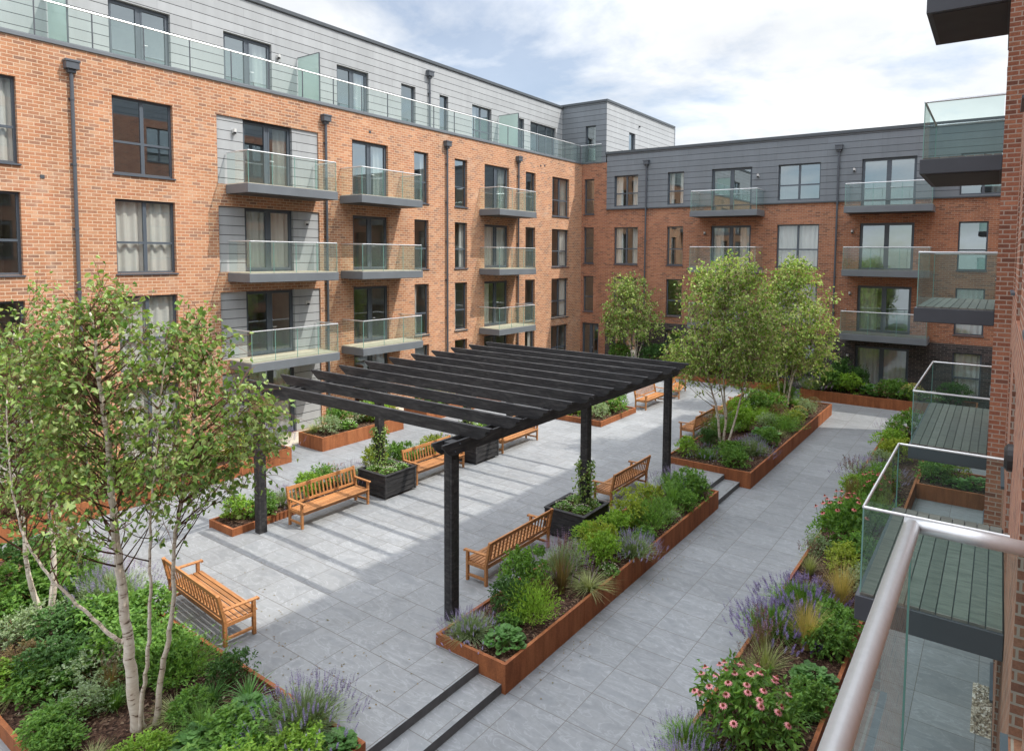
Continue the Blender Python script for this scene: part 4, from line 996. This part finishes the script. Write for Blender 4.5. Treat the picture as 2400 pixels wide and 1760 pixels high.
ORD = ['', 'second', 'third', 'fourth', 'fifth', 'sixth', 'seventh', 'eighth', 'ninth', 'tenth', 'eleventh', 'twelfth', 'thirteenth', 'fourteenth']
def bed(items, where, group, z, axis=1, end='near end'):
    """items: (kind, x, y, width, height)"""
    items = sorted(items, key=lambda q: q[1 + axis]); cnt = {}; tot = {}
    for it in items: tot[it[0]] = tot.get(it[0], 0) + 1
    for it in items:
        kind, x, y, w, h = it[:5]; i = cnt.get(kind, 0); cnt[kind] = i + 1
        name, look = KIND[kind]
        lab = f'{look} {where}' if tot[kind] == 1 else f"{look} {where}, {ORD[i] or 'first'} from {end}"
        parts = proto(kind, RND.randrange(2)); rz = RND.uniform(0, 6.28)
        cat = {'ornamental_grass': 'grass'}.get(name, name)
        if len(parts) == 1:
            o = link(bpy.data.objects.new(name, parts[0][1]))
        else:
            o = link(bpy.data.objects.new(name, None))
            for n_, me in parts:
                c_ = link(bpy.data.objects.new(n_, me), o)
                if n_ == 'flowers': c_['kind'] = 'stuff'
        tag(o, lab, cat, group)
        o.location = (x, y, it[5] if len(it) > 5 else z); o.rotation_euler = (RND.uniform(-.06, .06), RND.uniform(-.06, .06), rz); hb = {'s': .8}.get(kind[0], .75)
        o.scale = (w * 1.16, w * 1.16, h * 1.04 / .75)

bed([('lavender', -7.45, 8.25, .75, .55), ('broad', -6.75, 8.35, .66, .5), ('shrub_dark', -7.3, 9.15, .75, .7), ('shrub_mid', -7.55, 9.75, .95, .95), ('conifer', -6.8, 9.2, .75, .85),
     ('lavender_lilac', -7.3, 10.9, .85, 1.05), ('grass_bronze', -6.95, 10.35, .75, .8), ('grass_striped', -6.55, 10.75, .95, .65), ('shrub_bronze', -7.1, 10.0, .5, .5), ('shrub_bright', -6.9, 11.75, .85, .8),
     ('lavender', -6.55, 12.6, .9, .75), ('shrub_bright', -7.25, 13.0, .85, .75), ('shrub_lime', -7.4, 14.0, 1.1, .8), ('shrub_lime', -7.2, 12.3, .8, .7), ('conifer_dark', -6.85, 14.05, 1.0, .95),
     ('shrub_mid', -6.85, 14.95, .55, .5), ('grass', -7.0, 15.75, .95, .95), ('shrub_lime', -7.45, 15.1, .9, .7), ('shrub_mid', -6.8, 16.55, 1.0, .8), ('shrub_mid', -6.55, 15.55, .6, .55),
     ('lavender_dark', -7.45, 16.9, 1.1, .9), ('lavender_dark', -7.0, 17.1, .8, .75), ('broad_white', -6.55, 11.5, .5, .4), ('grass_striped', -6.8, 15.2, .4, .5), ('fine_cover', -6.65, 13.35, .6, .35), ('shrub_grey', -7.5, 11.6, .6, .5), ('fine_cover', -7.05, 8.75, .45, .3), ('shrub_grey', -6.6, 14.75, .5, .35), ('fine_cover', -7.1, 16.3, .8, .5), ('shrub_bright', -7.6, 12.4, .7, .6)],
    'in the long middle planter', 'plants in the long middle planter', .44)
bed([('shrub_bright', -8.55, 20.2, .85, .6), ('lavender_dark', -7.85, 20.2, .85, .65), ('shrub_mid', -6.75, 19.95, .9, .6), ('grass_bronze', -8.6, 22.2, .9, .7), ('shrub_dark', -8.2, 21.4, .9, .7), ('fine_cover', -7.2, 20.7, .9, .6),
     ('lavender', -6.75, 21.6, 1.0, .8), ('conifer_dark', -8.5, 23.4, 1.1, .9), ('lavender_dark', -7.0, 22.5, .8, .6), ('shrub_bright', -7.9, 24.2, 1.2, .95), ('shrub_mid', -6.55, 22.9, .8, .6), ('broad', -6.95, 23.8, 1.0, .7),
     ('shrub_grey', -7.3, 25.3, 1.1, .7), ('shrub_bright', -8.6, 25.6, 1.2, 1.0), ('conifer_dark', -6.6, 25.1, 1.1, .8), ('shrub_lime', -6.7, 26.3, .9, .6), ('fine_cover', -8.5, 27.4, 1.3, 1.0), ('shrub_bronze', -7.4, 26.9, .8, .7),
     ('shrub_flowery', -7.9, 28.2, 1.2, .8), ('yellow_flower', -6.7, 27.6, .8, .7), ('shrub_lime', -8.4, 29.3, 1.4, 1.0), ('shrub_grey', -6.6, 28.8, 1.0, .65), ('grass', -7.3, 29.5, 1.2, .8), ('shrub_bronze', -6.7, 30.2, .8, .5),
     ('shrub_mid', -8.0, 30.3, 1.3, .9), ('grass_striped', -6.6, 24.3, .8, .5), ('conifer', -7.7, 25.9, .9, .7)],
    'in the birch planter', 'plants under the two terrace birches', .44)
bed([('cone_pink', -2.75, 8.6, 1.3, .85), ('strap', -2.2, 9.5, .9, .75), ('grass', -2.25, 9.0, .7, .8), ('grass_plume', -2.85, 10.15, .95, .8), ('broad', -2.15, 10.35, .7, .5), ('fine_cover', -2.05, 9.8, .7, .45), ('grass_plume', -2.95, 9.6, .7, .65), ('grass_golden', -2.5, 11.3, .85, .8),
     ('grass_golden', -2.25, 12.9, .8, .95), ('lavender_vivid', -3.1, 11.5, 1.05, .7), ('lavender_vivid', -2.9, 12.6, 1.15, .75), ('grass_bronze', -3.1, 10.7, .7, .6), ('fine_cover', -2.15, 11.35, .85, .6), ('shrub_mid', -2.2, 12.1, .8, .55), ('shrub_lime', -2.45, 14.7, 1.0, .6),
     ('shrub_grey', -2.1, 13.9, .8, .6), ('grass_plume', -3.1, 14.1, .7, .6), ('shrub_mid', -2.15, 15.0, 1.0, .7), ('cone_red', -2.75, 16.0, 1.3, 1.1), ('shrub_grey', -3.15, 15.2, .7, .5), ('fine_cover', -3.1, 17.2, .8, .5), ('grass_bronze', -3.0, 18.4, 1.1, 1.0),
     ('conifer_dark', -2.5, 17.6, 1.2, 1.0), ('shrub_bright', -3.0, 19.3, 1.0, .7), ('shrub_mid', -2.6, 20.0, 1.2, .9), ('lavender', -3.0, 21.4, 1.3, .9), ('shrub_grey', -2.9, 22.6, 1.0, .7), ('shrub_lime', -2.7, 23.8, 1.1, .8), ('shrub_bright', -2.9, 25.0, 1.2, .8),
     ('shrub_flowery', -2.6, 26.2, 1.4, 1.2), ('lavender_lilac', -3.0, 27.1, 1.0, .9), ('cone_red', -2.5, 18.9, .9, .9), ('lavender', -3.0, 7.3, .9, .75), ('lavender_dark', -3.3, 8.05, .7, .55), ('shrub_mid', -2.3, 6.9, 1.0, .6), ('shrub_bronze', -2.5, 13.3, .7, .5)],
    'in the long right planter', 'plants in the planter right of the path', .38)
bed([('shrub_mid', -1.4, 22.3, 1.0, .7), ('shrub_lime', -.9, 22.8, .9, .8), ('broad', -.3, 22.2, .8, .6), ('broad', -.75, 22.0, .7, .5), ('yellow_flower', -1.45, 23.0, .8, .7)],
    'in the patio divider planter', 'plants in the patio divider', .38)
# big near-left bed
bed([('shrub_bright', -7.35, 4.75, .95, .45), ('lavender', -7.75, 5.15, 1.05, .95), ('fine_cover', -8.15, 4.5, .9, .45), ('strap', -8.9, 5.05, .95, .8), ('broad', -8.6, 4.85, .7, .5), ('grass', -8.85, 4.35, .7, .55), ('strap', -9.35, 4.75, .8, .7),
     ('conifer_dark', -10.3, 4.75, 1.05, .7), ('shrub_dark', -9.55, 5.1, .65, .5), ('grass_striped', -9.45, 4.3, .7, .5), ('shrub_mid', -10.6, 4.7, 1.0, .7), ('grass', -11.2, 4.95, .9, .6), ('fine_cover', -11.6, 4.55, 1.1, .7), ('shrub_mid', -12.2, 5.1, 1.1, .7),
     ('grass', -10.4, 3.9, .6, .45), ('grass_bronze', -10.75, 4.0, .7, .5), ('shrub_grey', -11.3, 4.0, 1.0, .6), ('shrub_dark', -11.9, 3.7, 1.0, .6), ('strap', -10.95, 3.4, .8, .5), ('fine_cover', -10.1, 3.15, .6, .35), ('shrub_dark', -12.9, 4.2, 1.1, .6), ('fine_cover', -12.6, 4.7, 1.2, .7),
     ('grass', -13.2, 5.1, 1.0, .8), ('lavender', -13.6, 5.15, 1.1, 1.0), ('grass', -14.3, 5.0, 1.1, .8), ('shrub_grey', -13.4, 3.7, 1.0, .7), ('shrub_bronze', -12.5, 3.4, .9, .5), ('fine_cover', -14.5, 4.3, 1.2, .7), ('shrub_mid', -15.2, 4.8, 1.3, .9), ('lavender_lilac', -14.9, 5.2, .9, .8),
     ('shrub_dark', -16.0, 4.6, 1.4, .9), ('shrub_flowery', -15.3, 3.9, 1.2, .7), ('shrub_mid', -14.2, 3.5, 1.1, .6), ('grass_striped', -11.9, 3.2, .8, .45), ('shrub_bright', -8.95, 3.7, .7, .4), ('broad', -8.3, 3.9, .9, .4), ('grass_striped', -9.5, 3.3, .5, .35), ('broad_white', -11.1, 5.1, .7, .45),
     ('shrub_bright', -7.5, 4.1, 1.0, .5), ('fine_cover', -8.0, 3.4, 1.1, .4), ('broad', -7.1, 5.2, .55, .35), ('shrub_grey', -10.7, 3.75, .8, .45), ('fine_cover', -11.6, 3.5, 1.0, .45), ('shrub_mid', -10.5, 3.2, .8, .4), ('broad_white', -12.3, 3.8, .8, .45), ('shrub_bright', -12.2, 3.1, .9, .4), ('broad', -8.6, 4.25, .8, .4), ('fine_cover', -9.3, 4.4, .6, .4)],
    'in the big corner planter', 'plants in the near left planter', .47, 0, 'left end')
# behind the left benches
bed([('shrub_bright', -15.6, 8.7, .9, .6), ('shrub_mid', -15.3, 9.2, .8, .6), ('lavender_lilac', -15.6, 9.9, .8, .6), ('shrub_bright', -15.5, 10.6, .9, .7), ('shrub_flowery', -15.6, 11.3, .9, .7), ('lavender_lilac', -15.5, 12.0, .9, .75), ('shrub_lime', -15.5, 12.9, 1.0, .9), ('shrub_mid', -15.5, 13.7, .9, .8),
     ('grass', -15.5, 14.5, 1.0, .8), ('shrub_lime', -15.5, 15.3, .9, .7), ('lavender_lilac', -15.5, 16.2, 1.0, .7), ('shrub_bright', -15.5, 17.2, 1.1, .7), ('shrub_mid', -15.5, 18.2, 1.0, .7), ('grass_striped', -15.5, 19.2, 1.0, .6), ('shrub_lime', -15.5, 19.9, .8, .6)],
    'behind the left benches', 'plants behind the left benches', .42)
bed([('shrub_grey', -13.55, 22.7, 1.2, .7), ('shrub_flowery', -13.6, 23.7, 1.3, .7), ('shrub_mid', -13.7, 24.5, 1.2, .8), ('shrub_bright', -14.5, 22.8, 1.2, .6), ('shrub_bronze', -14.7, 23.8, 1.0, .7), ('shrub_lime', -14.8, 24.6, 1.1, .7)],
    'in the square far planter', 'plants in the square planter', .46)
bed([('grass_striped', -20.9, 14.6, .9, .7), ('shrub_grey', -20.3, 14.8, 1.0, .75), ('shrub_mid', -20.8, 15.5, 1.0, .9), ('broad_white', -20.3, 15.6, .8, .6), ('shrub_grey', -20.8, 16.4, 1.1, .9), ('shrub_bright', -20.4, 16.9, 1.2, .9), ('shrub_lime', -20.5, 17.6, 1.1, .8)],
    'in the planter by the boarded bay', 'plants by the boarded bay', .45)
bed([('lavender', -20.4, 12.4, 1.3, 1.2), ('lavender_lilac', -20.9, 12.1, 1.0, 1.1), ('shrub_lime', -20.4, 11.3, 1.2, .9), ('shrub_mid', -20.4, 10.2, 1.2, .8), ('lavender_lilac', -20.4, 9.1, 1.2, .8), ('shrub_bright', -20.4, 8.0, 1.3, .8), ('shrub_lime', -20.4, 6.9, 1.2, .8), ('shrub_flowery', -20.4, 5.8, 1.3, .9), ('shrub_mid', -20.4, 4.6, 1.2, .9)],
    'against the left wall behind the birches', 'plants along the left wall', .45)
bed([('shrub_mid', -20.5, 19.9, 1.2, .8), ('yellow_flower', -20.5, 20.9, 1.2, .8), ('shrub_grey', -20.5, 21.9, 1.2, .8), ('shrub_flowery', -20.5, 22.9, 1.2, .8), ('shrub_lime', -20.5, 23.8, 1.2, .8)],
    'seen through the pergola rafters', 'plants seen through the rafters', .45)
bed([('shrub_bright', -20.5, 26.3, 1.3, .8), ('lavender', -20.5, 27.5, 1.3, .9), ('shrub_mid', -20.5, 28.8, 1.3, .8), ('shrub_flowery', -20.5, 30.1, 1.3, .8)],
    'in the farthest left planter', 'plants in the farthest left planter', .45)
bed([('shrub_mid', -18.8, 34.2, 1.6, 1.3), ('shrub_dark', -16.6, 34.2, 1.7, 1.5), ('shrub_lime', -15.2, 34.1, 1.5, 1.2), ('shrub_mid', -13.8, 34.1, 1.7, 1.3), ('shrub_dark', -12.3, 34.2, 1.8, 1.7), ('shrub_bright', -10.9, 34.0, 1.5, 1.1), ('shrub_mid', -9.9, 34.2, 1.5, 1.4)],
    'in the back left planter', 'plants in the back left planter', .56, 0, 'left end')
bed([('shrub_dark', -7.8, 34.8, 1.6, 1.5), ('shrub_mid', -7.0, 34.3, 1.5, 1.1), ('lavender_lilac', -7.7, 34.1, 1.4, 1.1), ('shrub_dark', -6.6, 35.0, 1.3, 1.6), ('shrub_bright', -6.0, 34.4, 1.6, 1.0), ('shrub_dark', -5.6, 34.95, 1.0, 1.3), ('broad', -4.9, 34.4, 1.3, .9), ('shrub_mid', -3.8, 34.6, 1.4, .9), ('yellow_flower', -3.2, 34.3, 1.2, 1.1),
     ('broad_white', -2.4, 34.3, 1.2, .8), ('shrub_dark', -1.6, 34.6, 1.4, 1.0), ('shrub_flowery', -4.3, 34.2, .9, .8)],
    'below the far windows', 'plants below the far windows', .44, 0, 'left end')
# box planting + climbers twining up the posts
for i, (x, y, lab) in enumerate(BOX):
    for k, (dx, dy) in enumerate(((-.25, -.25), (.25, .25), (-.25, .28), (.28, -.2))):
        parts = proto('broad_white', k % 2); o = link(bpy.data.objects.new('perennial', None))
        for n_, me in parts: link(bpy.data.objects.new(n_, me), o)
        o.location = (x + dx, y + dy, .86); o.scale = (.62, .62, .5); o.rotation_euler.z = k * 1.7 + i
        tag(o, 'small white-flowered filler plant in the ' + ['near left', 'farther left', 'right'][i] + ' black planter box', 'perennial', 'filler plants in the %s black box' % ['near left', 'farther left', 'right'][i])
    R = random.Random(40 + i); st = MB(); lf = MB(); px, py = (-14.7, [12.4, 16.1][i]) if i < 2 else (-8.25, 13.3)
    top = [2.15, 2.1, 2.3][i]
    for s in range(4):
        pts = []; a0 = s * 1.6; z = .85
        while z < top * R.uniform(.85, 1):
            pts.append((px + .16 * cos(a0), py + .16 * sin(a0), z)); a0 += R.uniform(.3, .7); z += .12
        st.tube(pts, .008, 4)
        for p in pts:
            for q in range(22):
                b = Vector(p) + rdir(R) * R.uniform(.02, .2 if p[2] < 1.6 else .13); leafq(lf, b, rdir(R, -.2), rdir(R, .5), .07 * R.uniform(.7, 1.2), .05)
    t = thing('climbing_plant', (px, py, .85), 'leafy climber twining up the ' + ['nearer left', 'farther left', 'middle right'][i] + ' pergola post from its box', 'climber', 'climbers on the pergola posts')
    st.build('stem', 'twig', t); lf.build('foliage', 'birch_leaf', t)

# ------------------------------------------------------------------ trees
RT = Vector((cos(YAW), sin(YAW), 0)); FT = Vector((-sin(YAW), cos(YAW), 0))
def bez(pts, k=5):
    o = []
    for i in range(len(pts) - 1):
        p0, p1, p2, p3 = pts[max(i - 1, 0)], pts[i], pts[i + 1], pts[min(i + 2, len(pts) - 1)]
        for j in range(k):
            t = j / k; o.append(.5 * ((2 * p1) + (p2 - p0) * t + (2 * p0 - 5 * p1 + 4 * p2 - p3) * t * t + (3 * p1 - p0 - 3 * p2 + p3) * t ** 3))
    return o + [pts[-1]]
def tree(label, base, ppm, u0, v0, stems, crowns, nclus, lpc, leaf, seed, leafmat='birch_leaf', quad=True, dens_r=.28, deep=1.0, far=False, foff=0):
    """stems: lists of (u, v, depth offset) traced as offsets in 1/ppm metres, with (r0, r1); crowns: ellipsoids (u, v, ru, rv)"""
    R = random.Random(seed); B = Vector(base)
    def W(u, v, f=0): return B + RT * ((u - u0) / ppm) + Vector((0, 0, (v0 - v) / ppm)) + FT * f
    t = thing('birch_tree', base, label, 'tree', 'birch trees')
    tm = MB(); nodes = []
    for pts, r0, r1 in stems:
        p = bez([W(*q) for q in pts]); k = len(p)
        p = [q + rdir(R) * .012 for q in p]
        rad = [r0 + (r1 - r0) * (i / (k - 1)) ** .8 for i in range(k)]
        if pts[0][1] > v0 - 20: rad[0] *= 1.25
        tm.tube(p, rad, 12 if not far else 7)
        nodes += [(p[i], rad[i]) for i in range(k) if p[i].z > B.z + 1.2]
    bm_ = MB(); lm = MB(); clus = []
    vols = [a[2] * a[3] for a in crowns]; tot = sum(vols)
    for c, vv in zip(crowns, vols):
        for i in range(max(3, int(nclus * vv / tot))):
            d = rdir(R); rr = R.random() ** .42
            f = foff
            clus.append(W(c[0] + d.x * rr * c[2], c[1] + d.z * rr * c[3], f + d.y * rr * c[2] / ppm * deep))
    stemp = [q[0] for q in nodes]
    clus.sort(key=lambda c: min((q - c).length_squared for q in stemp))
    for c in clus:
        # joins the nearest limb point from which it can grow upwards and outwards
        def cost(q):
            d = c - q[0]; h = sqrt(d.x * d.x + d.y * d.y); return d.length + max(0, .75 * h - d.z) * 1.6 + .004 / q[1]
        best = min(nodes, key=cost)
        a = best[0]; mid = (a + c) / 2 + Vector((0, 0, -.05 * (c - a).length)) + rdir(R) * .03 * (c - a).length; r = min(best[1] * .7, .004 + .009 * (c - a).length)
        p = bez([a, mid, c], 4)
        for i in range(1, len(p)): nodes.append((p[i], max(.003, r * (1 - .75 * i / (len(p) - 1))))); bm_.tube(p, [r * (1 - .75 * i / (len(p) - 1)) for i in range(len(p))], 5 if not far else 3, cap=False)
        out_ = (c - a); out_.z *= .4
        if out_.length < 1e-3: out_ = rdir(R)
        out_.normalize()
        ntw = 4
        for s in range(ntw):
            td = (out_ * .6 + rdir(R) * .9 + Vector((0, 0, .35))).normalized(); L = dens_r * R.uniform(.7, 1.5)
            tp = [c, c + td * L * .5, c + td * L + Vector((0, 0, -.25 * L))]
            bm_.tube(tp, [.004, .003, .0015] if not far else [.006, .004, .002], 3, cap=False)
            for j in range(lpc // ntw):
                s_ = R.uniform(.05, 1.05); q = c + td * L * s_ + Vector((0, 0, -.25 * L * s_ * s_)) + rdir(R) * R.uniform(.01, .13 if not far else .12)
                ld = (rdir(R) * .8 + Vector((0, 0, -.75)) + td * .2).normalized(); nn = rdir(R, .3); sz = leaf * R.uniform(.65, 1.2)
                (leafq if quad else leafd)(lm, q, ld, nn, sz, sz * .72)
    tm.build('trunk', 'birch_bark', t, smooth=True); bm_.build('branches', 'twig' if not far else 'stem_pale', t); lm.build('crown', leafmat, t)
    return t
tree('large birch with three white stems and a side limb rising from the near corner planter', (-9.67, 3.91, .45), 166, 305, 1608,
     [([(305, 1612, 0), (293, 1480, 0), (283, 1370, .02), (268, 1220, .04), (258, 1090, .05), (253, 960, .05), (245, 820, .0), (238, 720, 0), (236, 640, -.05)], .088, .012),
      ([(314, 1600, -.05), (328, 1502, -.08), (344, 1402, -.1), (350, 1302, -.1), (354, 1220, -.1), (360, 1090, -.1), (378, 940, -.1), (392, 800, -.1), (405, 730, -.1)], .032, .008),
      ([(338, 1600, .08), (352, 1469, .12), (368, 1385, .14), (379, 1289, .15), (384, 1169, .15), (400, 1080, .15), (430, 930, .15), (452, 820, .1), (468, 750, .1)], .042, .008),
      ([(279, 1395, 0), (262, 1380, -.05), (233, 1342, -.1), (187, 1275, -.2), (140, 1199, -.3), (105, 1080, -.4), (92, 930, -.4), (95, 820, -.4)], .032, .007)],
     [(255, 790, 95, 215), (420, 880, 130, 240), (520, 930, 95, 140), (150, 960, 130, 240), (330, 1040, 200, 140), (170, 780, 60, 100), (440, 760, 70, 90), (120, 760, 80, 110), (560, 850, 45, 60), (240, 640, 42, 108), (240, 690, 70, 70), (468, 710, 38, 75), (590, 900, 30, 40)], 560, 14, .086, 21, deep=1.0, dens_r=.38, foff=.1)
tree('birch with three short white stems partly cropped by the left picture edge', (-13.87, 4.22, .45), 128, 105, 1365,
     [([(92, 1370, 0), (77, 1302, 0), (64, 1235, 0), (52, 1130, .05), (42, 980, .1), (35, 830, .1), (45, 700, .1)], .055, .01),
      ([(108, 1366, 0), (110, 1269, .1), (113, 1200, .1), (126, 1050, .15), (140, 880, .15), (140, 720, .15)], .045, .008),
      ([(118, 1360, -.05), (133, 1269, -.1), (133, 1150, -.1), (120, 1000, -.15), (100, 820, -.2), (90, 680, -.2)], .045, .008)],
     [(30, 830, 120, 180), (60, 1020, 130, 130), (-60, 900, 120, 220), (140, 900, 80, 180), (90, 740, 70, 90), (120, 650, 30, 50), (45, 730, 45, 90)], 440, 14, .086, 22, deep=1.0, dens_r=.38, foff=.05)
tree('full-crowned birch nearer the camera in the terrace birch planter', (-7.76, 21.5, .45), 64.4, 1590, 985,
     [([(1586, 988, 0), (1577, 905, 0), (1562, 850, 0), (1535, 770, -.1), (1510, 690, -.2)], .055, .012),
      ([(1590, 988, .1), (1598, 920, .1), (1592, 850, .1), (1586, 700, .1), (1595, 590, .1)], .055, .012),
      ([(1594, 988, -.1), (1612, 930, -.1), (1625, 870, -.1), (1650, 770, 0), (1668, 680, .1)], .05, .012),
      ([(1590, 985, .1), (1600, 930, .3), (1590, 860, .4), (1560, 760, .5), (1550, 650, .5)], .04, .01)],
     [(1590, 700, 100, 145), (1545, 770, 78, 90), (1640, 760, 72, 105), (1560, 640, 55, 75), (1630, 620, 45, 65), (1600, 600, 40, 55), (1545, 610, 40, 45), (1500, 790, 45, 45), (1670, 730, 45, 95)], 940, 14, .10, 23, 'birch_leaf_far', far=True, dens_r=.33)
tree('birch farther back in the terrace birch planter, beside the right downpipe', (-7.86, 29.57, .45), 49.5, 1725, 890,
     [([(1720, 892, 0), (1712, 850, 0), (1704, 790, 0), (1690, 700, -.1)], .06, .014),
      ([(1725, 892, .1), (1728, 830, .1), (1732, 740, .1), (1735, 630, .1)], .06, .012),
      ([(1730, 892, -.1), (1740, 830, -.1), (1756, 790, -.1), (1790, 740, 0), (1800, 660, 0)], .055, .012),
      ([(1728, 890, .2), (1745, 820, .3), (1752, 750, .3), (1765, 650, .3)], .045, .012)],
     [(1745, 690, 78, 120), (1770, 780, 62, 62), (1700, 760, 60, 70), (1730, 620, 45, 55), (1795, 720, 35, 60), (1735, 600, 30, 40), (1690, 680, 42, 85)], 700, 14, .125, 24, 'birch_leaf_far', far=True, dens_r=.42)
tree('small round-topped birch at the back left in front of the brick corner', (-17.75, 34.0, .55), 43.5, 1386, 812,
     [([(1383, 815, 0), (1378, 780, 0), (1365, 720, 0), (1350, 650, 0)], .05, .014), ([(1386, 815, .1), (1387, 770, .1), (1385, 700, .1), (1380, 610, .1)], .05, .012),
      ([(1389, 815, -.1), (1397, 770, -.1), (1412, 720, 0), (1425, 660, 0)], .045, .012), ([(1387, 815, 0), (1392, 760, .2), (1395, 690, .3), (1400, 630, .3)], .04, .012)],
     [(1376, 670, 62, 88), (1345, 700, 42, 55), (1415, 700, 42, 52), (1375, 610, 34, 40), (1330, 690, 30, 60), (1360, 620, 45, 50)], 480, 15, .125, 25, 'birch_leaf_far', far=True, dens_r=.4)

# ------------------------------------------------------------------ fallen leaves
R = random.Random(77); fl = MB()
def drop(x, y, z): 
    a = R.uniform(0, 6.28); leafd(fl, Vector((x, y, z + .006)), Vector((cos(a), sin(a), .12)).normalized(), Vector((0, 0, 1)), R.uniform(.03, .05), R.uniform(.02, .032))
for i in range(150): drop(R.uniform(-13.5, -7.2), 5.55 + abs(R.gauss(0, .9)), .3)
for i in range(110): drop(-9.1 - abs(R.gauss(0, 1.1)), R.uniform(19, 31), .3)
for i in range(120): drop(-6.05 + abs(R.gauss(0, .35)), R.uniform(19.6, 31), .0)
for i in range(120): drop(-3.45 - abs(R.gauss(0, .3)), R.uniform(5, 27), .0)
for i in range(80): drop(-6.3 + abs(R.gauss(0, .25)), R.uniform(8, 17), .0)
tag(fl.build('fallen_leaves', 'bronze'), 'small brown leaves scattered on the paving beside the planters', 'leaves', kind='stuff')
